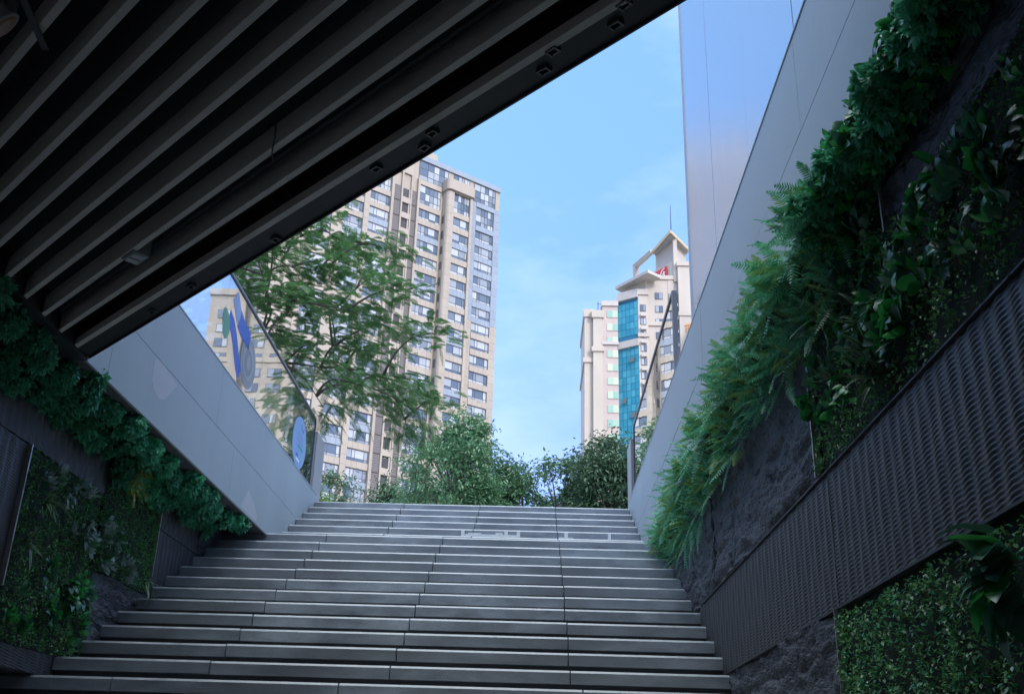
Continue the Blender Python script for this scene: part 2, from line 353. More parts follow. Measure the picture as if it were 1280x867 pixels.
gl_ = grey_wall(-1); gr_ = grey_wall(1)
def patch(parent, pts):                 # irregular filler patches, flush skim coats
    vs = [(.0016, y, z-ZC) for y, z in pts] + [(.0002, y, z-ZC) for y, z in pts]; n = len(pts)
    link_mesh('filler_patch', vs, [tuple(range(n)), tuple(range(n, 2*n))[::-1]] + [(i, (i+1) % n, n+(i+1) % n, n+i) for i in range(n)], M['patch'], None, parent)
patch(gl_, [(.03, 2.245), (.02, 2.16), (.03, 2.07), (.10, 2.01), (.21, 1.985), (.33, 2.02), (.40, 2.08), (.47, 2.15), (.55, 2.215), (.40, 2.235), (.2, 2.25)])
patch(gl_, [(2.88, 2.02), (2.80, 1.93), (2.69, 1.80), (3.30, 1.80), (3.30, 1.87), (3.12, 1.96)])

# ------------------------------------------------------------------ lower side walls and their panels
def weave_mesh(y0, y1, z0, z1, py=.098, pz=.0178, amp=.0078, nz_=6, ny_=8):
    ny = max(4, int((y1-y0)/py*ny_)); nz = max(4, int((z1-z0)/pz*nz_))
    Y = np.linspace(y0, y1, ny+1); Z = np.linspace(z0, z1, nz+1)
    YY, ZZ = np.meshgrid(Y, Z)
    col = np.round(YY/py); fy = YY/py - col
    q = (ZZ-z0)/pz + .5*np.mod(col, 2) + .22*np.sin(2*PI*YY/py) + .1*np.sin(col*2.7); ph = q - np.floor(q)
    h = amp*(.12+.88*np.cos(PI*fy)**2) * np.where(ph < .75, ph/.75, (1-ph)/.25)**.8
    h += .0015*np.sin(YY*31+ZZ*17)
    return YY, ZZ, h
def panel_mesh(name, m, parent, side, YY, ZZ, H, thick=.03):
    # x grows into the passage: -side
    nz, ny = YY.shape
    vs = np.stack([-side*(thick+H), YY, ZZ], -1).reshape(-1, 3)
    idx = np.arange(nz*ny).reshape(nz, ny)
    q = np.stack([idx[:-1, :-1], idx[:-1, 1:], idx[1:, 1:], idx[1:, :-1]], -1).reshape(-1, 4)
    vs = vs.tolist(); fs = q.tolist()
    ring = list(idx[0, :]) + list(idx[1:, -1]) + list(idx[-1, -2::-1]) + list(idx[-2:0:-1, 0])
    b = len(vs); n = len(ring)
    for r in ring: vs.append((-side*.001, vs[r][1], vs[r][2]))
    for i in range(n): fs.append((ring[i], ring[(i+1) % n], b+(i+1) % n, b+i))
    o = link_mesh(name, vs, fs, m, None, parent, smooth=True)
    bm = bmesh.new(); bm.from_mesh(o.data); bmesh.ops.recalc_face_normals(bm, faces=bm.faces); bm.to_mesh(o.data); bm.free()
    return o
def woven(parent, side, y0, y1, z0, z1, **k):
    return panel_mesh('woven_panel', M['weave'], parent, side, *weave_mesh(y0, y1, z0, z1, **k), thick=.028)
def rocky(parent, side, y0, y1, z0, z1, seed=0, amp=.05, step=.0165):
    Y = np.linspace(y0, y1, max(3, int((y1-y0)/step))+1); Z = np.linspace(z0, z1, max(3, int((z1-z0)/step))+1)
    YY, ZZ = np.meshgrid(Y, Z); H = np.zeros_like(YY)
    for i in range(YY.shape[0]):
        for j in range(YY.shape[1]):
            y, z = YY[i, j], ZZ[i, j]
            wy, wz = y+.15*noise.noise((y*1.3, z*1.3, seed)), z+.05*noise.noise((y*2.1, z*2.1, seed+4))
            c = wz/.20; fr = c - math.floor(c); edge = min(1, min(fr, 1-fr)/.14)
            cell = noise.cell((wy*1.7+7*math.floor(c), math.floor(c)*3.3, seed))
            r = noise.ridged_multi_fractal((wy*2.6, wz*8.5, seed*3.1), .9, 2.2, 6, 1.0, 2.0)
            r2 = 1.6*noise.noise((y*18, z*42, seed)) + .5*noise.noise((y*45, z*90, seed))
            H[i, j] = amp*(.22*edge + .16*cell + .34*r + .09*r2)
    H = np.clip(H*1.3-.016, -.012, .052)
    return panel_mesh('stone_panel', M['rock'], parent, side, YY, ZZ, H, thick=.014)
def strip(parent, side, y, z0, z1, wd=.012):
    a, b = sorted((-side*.03, -side*.062)); MB().box(a, b, y-wd/2, y+wd/2, z0, z1).build('edge_strip', M['trim'], parent)
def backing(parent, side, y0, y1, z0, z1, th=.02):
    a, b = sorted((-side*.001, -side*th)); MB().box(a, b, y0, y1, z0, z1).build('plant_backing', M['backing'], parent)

rw = empty('side_wall', (XR, 0, 0), 'dark right-hand wall clad with woven panels, rough slate and planting beds', 'wall')
MB().box(0, .35, -12, Y0+.6, ZF, ZC-.02).build('wall_core', M['joint'], rw)
woven(rw, 1, -6.6, -2.353, .175, .775); woven(rw, 1, -2.347, 1.52, .175, .775)
rocky(rw, 1, -2.24, .7, .785, ZC-.03, 3); rocky(rw, 1, .71, Y0+.4, .785, ZC-.03, 8)
rocky(rw, 1, -6.6, -3.49, 1.40, ZC-.03, 11, amp=.05)
rocky(rw, 1, -2.345, .9, -.75, .165, 17)
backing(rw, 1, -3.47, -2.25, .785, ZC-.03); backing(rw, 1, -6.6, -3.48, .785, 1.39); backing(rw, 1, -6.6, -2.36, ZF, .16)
strip(rw, 1, -2.245, .785, 1.30); strip(rw, 1, -3.48, 1.40, ZC-.05); strip(rw, 1, -2.35, -.8, .17, .008)
one_box('panel_rail', M['edge'], rw, -.05, -.002, -6.6, 1.5, .163, .173)
one_box('panel_rail', M['edge'], rw, -.045, -.002, -6.6, 1.3, .777, .7845)

lw_ = empty('side_wall', (XL, 0, 0), 'dark left-hand wall clad with woven panels and lush planting under the canopy', 'wall')
MB().box(-.35, 0, -12, Y0+.6, .004, ZC-.02).build('wall_core', M['joint'], lw_)
MB().box(-.8, -.45, -12, 0, ZF, .0).build('wall_core', M['joint'], lw_)
woven(lw_, -1, -3.6, .575, 1.345, 1.735); woven(lw_, -1, -3.6, -.70, .30, 1.335)
woven(lw_, -1, 1.765, 3.45, 1.385, 1.755); woven(lw_, -1, 1.775, 3.1, .80, 1.375)
woven(lw_, -1, -2.6, .25, .006, .14)
rocky(lw_, -1, .64, 2.2, .10, .80, 23); rocky(lw_, -1, 2.9, Y0+.4, 1.4, ZC-.03, 29)
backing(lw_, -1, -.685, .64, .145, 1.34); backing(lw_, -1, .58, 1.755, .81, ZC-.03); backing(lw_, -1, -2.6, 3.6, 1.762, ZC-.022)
strip(lw_, -1, -.69, .45, 1.337, .014); strip(lw_, -1, 1.76, .95, 1.74, .012)

# ------------------------------------------------------------------ canopy: dark slab, baffles at 45 degrees
can = empty('canopy', (0, 0, ZC), 'dark canopy with parallel diagonal metal baffles over the lower stairs', 'canopy')
XA, XB = XGL-.004, 5.0
def band(name, k0, k1, z0, z1, m, xa=XA, xb=XB, bevel=0):   # region k0 <= x+y <= k1
    MB().prism([(xa, k0-xa), (xb, k0-xb), (xb, k1-xb), (xa, k1-xa)], z0, z1).build(name, m, can)
S2 = math.sqrt(2)
MB().prism([(-.2, -11.6), (6.0, -11.6), (6.0, KEDGE-6.0), (-.2, KEDGE+.2)], .17, .9).build('ceiling_slab', M['slab'], can)
for i in range(33):
    pd = -.5545 - .1625*i
    band('baffle', (pd-.0145)*S2, (pd+.0145)*S2, 0, .11, M['baffle'])
band('edge_beam', (-.372)*S2, KEDGE, .012, .168, M['edge'])
band('edge_channel', (-.405)*S2, (-.3725)*S2, .004, .05, M['baffle'])
band('drip_edge', KEDGE+.0005, KEDGE+.012, .0, .9, M['edge'])
MB().box(.30, XGL-.006, -11, -1.04, -.02, .9).build('end_fascia', M['edge'], can)
# long dark pipes behind the last gaps
for pd, zz, r in ((-.62, .075, .012), (-.655, .095, .009)):
    xs = (XA+.05, XB-.1)
    MB().tube([(xs[0], pd*S2-xs[0], zz), (xs[1], pd*S2-xs[1], zz)], r, 8).build('conduit', M['edge'], can, smooth=True)
# unseen block added over the canopy against the sun, kept low for skylight
ob = empty('canopy_sun_block', (0, 0, ZG), 'low unseen concrete block added on the canopy slab against the sun', 'wall')
MB().prism([(-9.0, -11.6), (4.82, -11.6), (4.82, KEDGE-4.82), (.46, KEDGE-.46), (-9, KEDGE-.46)], .912-.9, 1.1).build('wall', M['concrete'], ob)
# clips on the edge beam
for (x, y) in ((2.76, -3.235), (3.02, -3.50), (2.98, -3.40), (3.49, -4.01), (3.46, -3.90), (3.72, -4.25), (3.70, -4.15), (2.19, -2.60), (1.62, -2.07), (1.30, -1.74)):
    b = MB(); Mx = Matrix.Translation((x, y, ZC+.008)) @ Matrix.Rotation(rad(-45+random.uniform(-6, 6)), 4, 'Z')
    b.box(-.024, .024, -.0165, -.0105, -.012, .003, 0, Mx).box(-.024, -.017, -.010, .018, -.012, .003, 0, Mx).box(.017, .024, -.010, .018, -.012, .003, 0, Mx).box(-.016, .016, .012, .018, -.009, .003, 0, Mx)
    tag(b.build('cable_clip', M['clip']), 'small steel bracket fixed under the edge beam of the dark canopy', 'bracket', 'brackets under the canopy edge')
# hanging wire
tag(MB().tube([(2.37, -3.44, ZC+.09), (2.372, -3.435, ZC+.02), (2.362, -3.41, ZC-.012), (2.35, -3.37, ZC-.03), (2.355, -3.35, ZC-.045)], .0035, 6).build('hanging_wire', M['clip'], smooth=True), 'short loose wire end dangling between two ceiling baffles', 'wire')
# recessed square lamp between two baffles
lm = empty('ceiling_lamp', (1.44, -2.40, ZC-.012), 'small square unlit lamp housing wedged between the ceiling baffles', 'lamp', rz=rad(-45))
MB().box(-.066, .066, -.044, .044, 0, .10).build('housing', M['lamp_body'], lm, bevel=.004)
lb = MB(); lb.box(-.053, .053, -.033, .033, -.004, .0005).build('lens', M['lens'], lm, bevel=.0015)
MB().box(-.004, .004, -.03, .03, -.008, -.0045).build('divider', M['lamp_body'], lm)
# round lamp on a bracket at the upper left
fl_ = empty('round_lamp', (1.62, -4.27, ZC-.075), 'round unlit floodlight with reddish lens on a flat bracket at the top left corner', 'lamp')
def ring_lathe(prof, n=28, axis=None):
    vs = []; fs = []
    for r, h in prof:
        for k in range(n): a = 2*PI*k/n; vs.append(axis @ Vector((r*math.cos(a), r*math.sin(a), h)))
    m_ = len(prof)
    for i in range(m_-1):
        for k in range(n): fs.append((i*n+k, i*n+(k+1) % n, (i+1)*n+(k+1) % n, (i+1)*n+k))
    fs.append(tuple(range(n))[::-1]); fs.append(tuple(range((m_-1)*n, m_*n)))
    return vs, fs
AX = Matrix.Rotation(rad(52), 4, Vector((.55, -.83, 0))) @ Matrix.Rotation(rad(180), 4, 'X')
v_, f_ = ring_lathe([(.045, -.07), (.055, -.06), (.058, .05), (.064, .055), (.064, .065), (.054, .066)], axis=AX); link_mesh('lamp_body', v_, f_, M['lamp_body'], None, fl_)
v_, f_ = ring_lathe([(.052, .067), (.044, .073), (.02, .077)], axis=AX); link_mesh('lens', v_, f_, M['reddish'], None, fl_)
MB().box(-.012, .012, -.04, .24, .05, .056, 0, Matrix.Translation((.10, .02, .0)) @ Matrix.Rotation(rad(8), 4, 'Z')).build('bracket', M['clip'], fl_)
MB().box(-.012, .012, -.01, .01, .0, .056, 0, Matrix.Translation((.075, .0, -.006))).build('bracket_arm', M['clip'], fl_)
MB().tube([(.0, .0, .05), (0, 0, .16)], .008, 8).build('stem', M['clip'], fl_)

# ------------------------------------------------------------------ glass railings and metal pillars
def glass_railing(x, ya, yb, joints, label, near_post):
    r = empty('glass_railing', (x, ya, ZG), label, 'railing')
    z0, z1 = .11, .975
    ed = [ya] + joints + [yb]
    for a, b in zip(ed[:-1], ed[1:]):
        MB().box(-.006, .006, a-ya+.004, b-ya-.004, z0, z1).build('glass_pane', M['glass'], r)
    MB().box(-.016, .016, -.0, yb-ya+.012, z1-.012, z1+.010).build('handrail', M['rail'], r, bevel=.003)
    MB().box(-.019, .019, -.0, yb-ya+.014, z1+.0105, z1+.022).build('rail_cap', M['rail_top'], r, bevel=.003)
    MB().box(-.016, .016, yb-ya-.002, yb-ya+.03, .09, z1-.0125).build('end_post', M['rail'], r, bevel=.003)
    MB().box(-.012, .012, 0, yb-ya, .108-.02, .1095).build('base_channel', M['rail'], r)
    if near_post: MB().box(-.022, .022, -.06, -.004, .085, z1+.0).build('near_post', M['metal_brown'], r, bevel=.004)
    return r
glass_railing(XGL-.03, -1.3, 5.60, [.12, 1.50, 2.87, 4.25], 'glass railing with stickers on top of the left grey wall', False)
glass_railing(XGR+.045, 1.72, 5.58, [3.0, 4.3], 'glass railing with brown end post on top of the right grey wall', True)
def pillar(x0, x1, mats, label):
    p = empty('metal_pillar', ((x0+x1)/2, 5.9, ZG), label, 'pillar'); hw = (x1-x0)/2
    sgn = 1 if x0 < 2 else -1
    MB().box(-hw, hw, -.13, .34, .0, .86).build('pillar_body', M['metal_brown'], p, bevel=.004)
    a, b = sorted((sgn*(hw+.0005), sgn*(hw+.012)))
    MB().box(a, b, -.128, .342, .0, .862).build('side_plate', M['metal_light'], p, bevel=.002)
    MB().box(-hw-.004, hw+.004, -.134, .344, .8615, .874).build('pillar_cap', M['metal_brown'], p, bevel=.003)
pillar(XGL-.135, XGL-.02, None, 'brown metal pillar with light side standing left at the top of the stairs')
pillar(XGR+.02, XGR+.135, None, 'brown metal pillar with light side standing right at the top of the stairs')

# stickers on the left glass (stuck on the stair side)
for k_ in ('dec_blue', 'dec_pale', 'dec_lav', 'dec_green', 'dec_grey', 'dec_grey2', 'dec_teal'):
    M[k_].node_tree.nodes['Principled BSDF'].inputs['Alpha'].default_value = .64
def decal(parent, name, m, pts, lvl=0):
    xs = .0075+.0012*lvl; n = len(pts)
    vs = [(xs+.001, y, z) for y, z in pts] + [(xs, y, z) for y, z in pts]
    return link_mesh(name, vs, [tuple(range(n)), tuple(range(n, 2*n))[::-1]] + [(i, (i+1) % n, n+(i+1) % n, n+i) for i in range(n)], m, None, parent)
def ell(cy, cz, ry, rz_, n=36, a0=0): return [(cy+ry*math.cos(2*PI*k/n+a0), cz+rz_*math.sin(2*PI*k/n+a0)) for k in range(n)]
def ribbon(path, wd):
    a = []; b = []
    for i, (y, z) in enumerate(path):
        y0, z0 = path[max(i-1, 0)]; y1, z1 = path[min(i+1, len(path)-1)]; l = math.hypot(y1-y0, z1-z0); ny, nz_ = -(z1-z0)/l, (y1-y0)/l
        a.append((y+ny*wd/2, z+nz_*wd/2)); b.append((y-ny*wd/2, z-nz_*wd/2))
    return a + b[::-1]
st1 = empty('window_sticker', (XGL-.03, 0, 0), 'medal-shaped sticker of blue ribbon, grey disc and green leaf on the left glass', 'sticker')
decal(st1, 'grey_disc', M['dec_grey'], ell(2.38, 3.15, .27, .25), 1)
decal(st1, 'disc_ring', M['dec_grey2'], ell(2.38, 3.15, .19, .175), 2)
decal(st1, 'disc_centre', M['dec_grey'], ell(2.38, 3.15, .14, .13), 3)
decal(st1, 'disc_mark', M['dec_grey2'], ell(2.38, 3.15, .06, .075), 4)
decal(st1, 'ribbon', M['dec_blue'], ribbon([(1.93, 3.42), (2.02, 3.39), (2.13, 3.37), (2.24, 3.36), (2.34, 3.35)], .19), 2)
decal(st1, 'ribbon_end', M['dec_lav'], ribbon([(1.73, 3.565), (1.79, 3.52), (1.86, 3.46), (1.93, 3.42)], .17), 2)
decal(st1, 'ribbon', M['dec_blue'], ribbon([(1.62, 3.30), (1.74, 3.27), (1.86, 3.19), (1.97, 3.08), (2.06, 3.00), (2.15, 2.945)], .15), 0)
decal(st1, 'green_leaf', M['dec_green'], [(1.46, 3.32), (1.52, 3.335), (1.60, 3.31), (1.66, 3.25), (1.68, 3.17), (1.65, 3.10), (1.58, 3.06), (1.50, 3.10), (1.455, 3.19), (1.44, 3.26)], 1)
st2 = empty('window_sticker', (XGL-.03, 0, 0), 'pale blue oval notice sticker on the last pane of the left glass', 'sticker')
decal(st2, 'oval', M['dec_pale'], ell(4.86, 3.13, .36, .31), 0)
decal(st2, 'mark', M['dec_blue'], ribbon([(4.86, 3.36), (4.92, 3.31), (4.99, 3.30), (5.02, 3.345)], .018), 1)
for yy, zz, l, m_ in ((4.72, 3.20, .30, 'dec_lav'), (4.70, 3.13, .36, 'dec_lav'), (4.80, 3.065, .26, 'dec_teal'), (4.68, 3.065, .09, 'dec_lav'), (4.74, 2.95, .1, 'dec_blue'), (4.74, 2.90, .2, 'white')):
    decal(st2, 'text_line', M[m_], [(yy, zz), (yy+l, zz), (yy+l, zz+.032), (yy, zz+.032)], 1)

# ------------------------------------------------------------------ right metal-clad building beside the wall
fb = empty('clad_building', (4.87, 1.70, ZG), 'tall building clad in smooth blue-grey metal panels rising behind the right wall', 'building')
MB().box(.03, 7, -14, -.01, .012, 15).build('building_body', M['joint'], fb)
y = 0.0
for k in range(9):
    ww = 1.31
    for j in range(3):
        MB().box(random.uniform(-.001, .001), .0295, y-ww+.007, y-.007, .014+j*5.0, 5.008+j*5.0).build('metal_panel', M['facade'], fb, bevel=.002)
    y -= ww
MB().box(-.012, .6, -.0095, .01, .012, 15.0).build('corner_trim', M['facade_trim'], fb)

# ------------------------------------------------------------------ plants on the walls
class LM:                                # leaf mesh collector (numpy)
    def __init__(s): s.v = []; s.f = []; s.m = []; s.n = 0
    def add(s, vs, fs, mi=0):
        s.v.append(np.asarray(vs, float)); s.f += [tuple(i+s.n for i in f) for f in fs]; s.m += [mi]*len(fs); s.n += len(vs)
    def mesh(s, name, mats):
        me = bpy.data.meshes.new(name); me.from_pydata(np.concatenate(s.v).tolist(), [], s.f); me.update()
        for m in mats: me.materials.append(m)
        me.polygons.foreach_set('material_index', np.array(s.m, dtype=np.int32)); me.polygons.foreach_set('use_smooth', np.ones(len(me.polygons), dtype=bool))
        return me
def frame(d, up):
    d = np.array(d, float); d /= np.linalg.norm(d); s_ = np.cross(d, up)
    if np.linalg.norm(s_) < 1e-4: s_ = np.cross(d, (1, .1, 0))
    s_ /= np.linalg.norm(s_); u_ = np.cross(s_, d); return d, s_, u_
def blade(lm, base, d, up, L, W, droop=.3, fold=.25, prof=None, n=5, mi=0, edge_mi=None, wave=0):
    # a bent, folded leaf blade of 2 (or 4) columns
    d, s_, u_ = frame(d, up)
    prof = prof or (lambda t: math.sin(PI*min(1, t*.96+.04))**.75)
    cols = [-1, 0, 1] if edge_mi is None else [-1, -.62, 0, .62, 1]
    vs = []; ph = random.random()*6
    for i in range(n+1):
        t = i/n; c = np.array(base) + d*L*t*(1-.18*droop*t) - u_*L*droop*t*t*.6
        wv = W*.5*prof(t)
        for k in cols: vs.append(c + s_*wv*k + u_*(abs(k)*fold*wv + wave*wv*math.sin(t*9+ph+k)))
    nc = len(cols); fs = []; mm = []
    for i in range(n):
        for k in range(nc-1):
            fs.append((i*nc+k, i*nc+k+1, (i+1)*nc+k+1, (i+1)*nc+k)); mm.append(edge_mi if edge_mi is not None and k in (0, nc-2) else mi)
    b = lm.n; lm.v.append(np.array(vs)); lm.f += [tuple(i+b for i in f) for f in fs]; lm.m += mm; lm.n += len(vs)
def rdir(out=1., spread=1., down=0.):
    v = np.array([out, random.gauss(0, spread), random.gauss(0, spread)-down]); return v/np.linalg.norm(v)
def fern_mesh(i):
    lm = LM()
    for k in range(random.randint(13, 16)):
        d = rdir(1.0, .95, -.05)
        if random.random() < .3: d[2] += .4
        L = random.uniform(.24, .37); droop = random.uniform(.25, .85)
        d, s_, u_ = frame(d, (0, 0, 1)); base = np.array([.0, random.gauss(0, .05), random.gauss(0, .05)])
        N = 19; W = random.uniform(.085, .115); pts = []; sway = random.uniform(-.12, .12)
        for j in range(N+1):
            t = j/N; pts.append(base + d*L*t*(1-.25*droop*t*t*.5) - np.array([0, 0, 1])*L*droop*.55*t*t + s_*L*sway*t*t)
        mi = 1 if random.random() < .38 else 0
        rv = []; rf = []
        for j in range(N+1):
            rv += [pts[j]+s_*.0013, pts[j]-s_*.0013]
            if j: rf.append((2*j-2, 2*j-1, 2*j+1, 2*j))
        lm.add(rv, rf, mi)
        for j in range(2, N):
            t = j/N; tg = pts[j+1]-pts[j-1]; tg /= np.linalg.norm(tg); sd_ = np.cross(tg, u_); sd_ /= np.linalg.norm(sd_); nn = np.cross(sd_, tg)
            wl = W*.5*(math.sin(PI*(.12+.88*t))**.7); pw = L/N*.31
            for sg in (-1, 1):
                dr = sd_*sg*.93 + tg*.38 - nn*random.uniform(.05, .35); p0 = pts[j]; l = wl*random.uniform(.85, 1.1)
                lm.add([p0-tg*pw, p0+dr*l*.55-tg*pw*.9, p0+dr*l, p0+dr*l*.55+tg*pw*.9, p0+tg*pw], [(0, 1, 2, 3, 4)], mi)
    return lm.mesh('fern_plant', [L_['fern'], L_['fern_dull']])
def ivy_mesh(i):
    lm = LM()
    for k in range(170):
        v = np.array([abs(random.gauss(0, 1))*.9, random.gauss(0, 1), random.gauss(0, 1)]); v /= np.linalg.norm(v)
        p = v*np.array([.23, .19, .17])*random.uniform(.35, 1.0)**.6
        d = v*.7 + np.array([.25, random.gauss(0, .5), random.gauss(-.25, .5)])
        for q in range(random.choice((1, 3, 3))):
            dd = d + np.array([random.gauss(0, .5), random.gauss(0, .6), random.gauss(0, .5)])
            blade(lm, p, dd, (0, 0, 1) if random.random() < .8 else (1, 0, 0), random.uniform(.055, .10), random.uniform(.026, .042), random.uniform(.1, .7), .3, n=3)
    return lm.mesh('ivy_plant', [L_['ivy']])
heart = lambda t: (math.sin(PI*min(1, .18+.82*t))**.8) if t < .995 else 0.02
def broad_mesh(n, L0, L1, mats, spread=.9, wr=.72, out=.9, wave=.05):
    lm = LM()
    for k in range(n):
        d = rdir(out, spread, .1); st = .3*random.uniform(.3, 1)*L1
        p0 = np.array([.0, random.gauss(0, .035), random.gauss(0, .035)]); p1 = p0 + d*st*1.6
        a = np.array([0, .0022, 0]); b_ = np.array([0, 0, .0022])
        lm.add([p0+a, p0-a, p1-a, p1+a, p0+b_, p0-b_, p1-b_, p1+b_], [(0, 1, 2, 3), (4, 5, 6, 7)])
        L = random.uniform(L0, L1); dd = d*.8 + np.array([.2, random.gauss(0, .35), random.gauss(-.25, .35)])
        blade(lm, p1, dd, (.5, 0, 1), L, L*wr*random.uniform(.85, 1.1), random.uniform(.3, .9), .22, heart, 7, 0 if random.random() < .8 or len(mats) < 2 else 1, wave=wave)
    return lm.mesh('broadleaf_plant', mats)
def strap_mesh(i, L0=.16, L1=.27):
    lm = LM()
    for k in range(13):
        d = rdir(.75, .8, 0); L = random.uniform(L0, L1)
        blade(lm, (0, random.gauss(0, .012), random.gauss(0, .012)), d, (0, 0, 1), L, L*.15, random.uniform(.3, 1), .3, lambda t: (1-t**2.2)*min(1, .45+2*t)+.02, 7, 0, 1)
    return lm.mesh('striped_plant', [L_['strap'], L_['strap_edge']])
def croton_mesh(i):
    lm = LM()
    for k in range(46):
        d = rdir(.8, .8, 0); p = d*random.uniform(.02, .09)
        blade(lm, p, d + np.array([0, random.gauss(0, .4), random.gauss(0, .4)]), (0, 0, 1), random.uniform(.05, .085), .018, random.uniform(.2, .9), .35, n=4)
    return lm.mesh('yellow_plant', [L_['croton']])
def mat_mesh(name, side, y0, y1, z0, z1, dens, mats, seed, size=(.014, .026), depth=.075):
    # clipped mat of countless small leaves with an uneven, clumpy surface; local x grows out of the wall
    lm = LM(); rs = random.Random(seed); n = int((y1-y0)*(z1-z0)*dens)
    for k in range(n):
        y = rs.uniform(y0, y1); z = rs.uniform(z0, z1)
        c = noise.fractal((y*5, z*5, seed), .8, 2.0, 3)*.5 + .5; h = depth*(.35+.9*c)*rs.uniform(.45, 1)
        if noise.noise((y*11, z*11, seed+9)) < -.38: h *= .45
        d = np.array([rs.uniform(.1, 1), rs.gauss(0, .8), rs.gauss(.1, .8)]); d, s_, u_ = frame(d, (.4, .1, 1)); L = rs.uniform(*size); W = L*.55
        p = np.array([h, y, z]); tip = p + d*L - u_*L*.15
        lm.add([p, p+d*L*.5+s_*W*.5+u_*W*.12, tip, p+d*L*.5-s_*W*.5+u_*W*.12], [(0, 1, 2, 3)], 0 if len(mats) < 2 or rs.random() < .8 else 1)
    return lm.mesh(name, mats)
def put(name, me, loc, side, label, cat, group=None, sc=1., roll=0., tilt=0.):
    o = bpy.data.objects.new(name, me); C.objects.link(o); o.location = loc
    # local +x points out of the wall
    o.rotation_euler = (roll, tilt, (0 if side < 0 else PI) + random.uniform(-.25, .25)); o.scale = (sc, sc, sc)
    return tag(o, label, cat, group)

ferns = [fern_mesh(i) for i in range(6)]
FG = 'ferns hanging in a row along the right wall'
for i in range(84):                      # a dense double row under the right grey wall
    t = i/83; y = -3.15 + (Y0-.22+3.15)*t + random.uniform(-.05, .05)
    z = (1.77, 1.60, 1.74, 1.45)[i % 4] + random.uniform(-.03, .03)
    if y > 2.4: z = max(z, 1.50)
    x = XR - (.165 if z > 1.68 else .07) + max(0, min(.10, (y-1.2)*.06))
    put('fern_plant', random.choice(ferns), (x, y, z), 1, 'bright feathery fern in the long row above the rough slate of the right wall', 'fern', FG, random.uniform(.62, .90), random.uniform(-.4, .4), random.uniform(-.15, .25))
ivies = [ivy_mesh(i) for i in range(4)]
IG = 'leafy ivy clumps along the left wall top'
random.seed(51)
for i in range(120):
    y = -2.5 + (3.12+2.5)*i/119 + random.uniform(-.05, .05)
    z = 1.72 + random.uniform(-.05, .05) - (.06 if i % 3 == 0 else 0)
    put('ivy_clump', random.choice(ivies), (XL+(random.uniform(.19, .37) if i % 3 else random.uniform(.02, .10)), y, z), -1, 'dense fresh-green leafy clump in the row under the left grey wall and canopy', 'plant', IG, random.uniform(.38, .60), random.uniform(-.5, .5))
for i in range(14):
    y = .66 + i*.08
    put('ivy_clump', random.choice(ivies), (XL+.05, y, 1.60+random.uniform(-.06, .08)), -1, 'dense fresh-green leafy clump in the row under the left grey wall and canopy', 'plant', IG, random.uniform(.4, .6), random.uniform(-.5, .5))
for y, z, lab in ((.74, 1.62, 'upper yellow-green pointed-leaf plant beside the end of the left woven panel'), (.70, 1.42, 'lower yellow-green pointed-leaf plant beside the end of the left woven panel')):
    put('yellow_plant', croton_mesh(0), (XL+.17, y, z), -1, lab, 'plant', None, 1.15)
# right: big-leaved climbers at the top, and the dark bed above the woven panel
random.seed(53)
for i in range(46):
    y = -4.95 + 2.05*i/45
    put('ivy_clump', random.choice(ivies), (XR-random.uniform(.03, .17), y, random.uniform(1.66, 1.76)), 1, 'fine-leaved green clump between the glossy climbers at the top of the right wall', 'plant', 'fine-leaved clumps at the top right', random.uniform(.36, .60), random.uniform(-.5, .5))
br = [broad_mesh(15, .075, .125, [L_['broad'], L_['broad_dark']]) for i in range(4)]
bd = [broad_mesh(13, .085, .15, [L_['broad_dark'], L_['broad']], wr=.6) for i in range(3)]
pl = [broad_mesh(16, .06, .10, [L_['pale'], L_['strap']], wr=.42, wave=.02) for i in range(3)]
random.seed(52)
for i in range(72):
    y = -4.95 + 2.05*i/71
    put('broadleaf_plant', random.choice(br), (XR-(.17 if i % 2 else .07)+random.uniform(-.03, .03), y+random.uniform(-.04, .04), (1.765 if i % 2 else 1.675)+random.uniform(-.04, .04)), 1, 'glossy heart-leaved climber at the top of the right wall', 'plant', 'heart-leaved climbers at the top right', random.uniform(.38, .68), random.uniform(-3, 3))
for i in range(34):
    y = random.uniform(-3.42, -2.30); z = random.uniform(.95, 1.55)
    put('broadleaf_plant', random.choice(br if i % 3 == 0 else (bd if i % 9 else pl)), (XR-.06, y, z), 1, 'dark shiny broad-leaved plant in the bed between slate panels of the right wall', 'plant', 'broad-leaved plants in the dark right bed', random.uniform(.4, .68), random.uniform(-3, 3))
for i in range(34):
    y = random.uniform(-4.95, -3.5); z = random.uniform(.95, 1.32)
    put('broadleaf_plant', random.choice(br if i % 2 else bd), (XR-.06, y, z), 1, 'green broad-leaved plant under rough slate at the right edge of the photo', 'plant', 'broad-leaved plants at the right edge', random.uniform(.42, .72), random.uniform(-3, 3))
for i in range(9):
    put('striped_plant', strap_mesh(i, .10, .17), (XR-.05, random.uniform(-3.6, -2.5), random.uniform(.9, 1.5)), 1, 'narrow pale-edged leaves sticking out of the dark bed on the right wall', 'plant', 'pale-edged plants in the right bed', 1, random.uniform(-3, 3))
random.seed(64)
big = broad_mesh(26, .12, .19, [L_['broad_dark'], L_['broad']], .95, .62, .8, .14)
put('large_leaf_plant', big, (XR-.11, -4.20, -.05), 1, 'large drooping dark-leaved plant over the clipped hedge in the lower right corner', 'plant', None, .9)
hm = mat_mesh('hedge_mat', 1, 0, 3.8, 0, 1.55, 5200, [L_['box'], L_['ivy']], 3)
o = bpy.data.objects.new('hedge_mat', hm); C.objects.link(o); o.location = (XR-.0, -2.37, -1.42); o.rotation_euler = (0, 0, PI)
tag(o, 'clipped small-leaved green hedge mat below the woven panel at the lower right', 'hedge', kind='stuff')
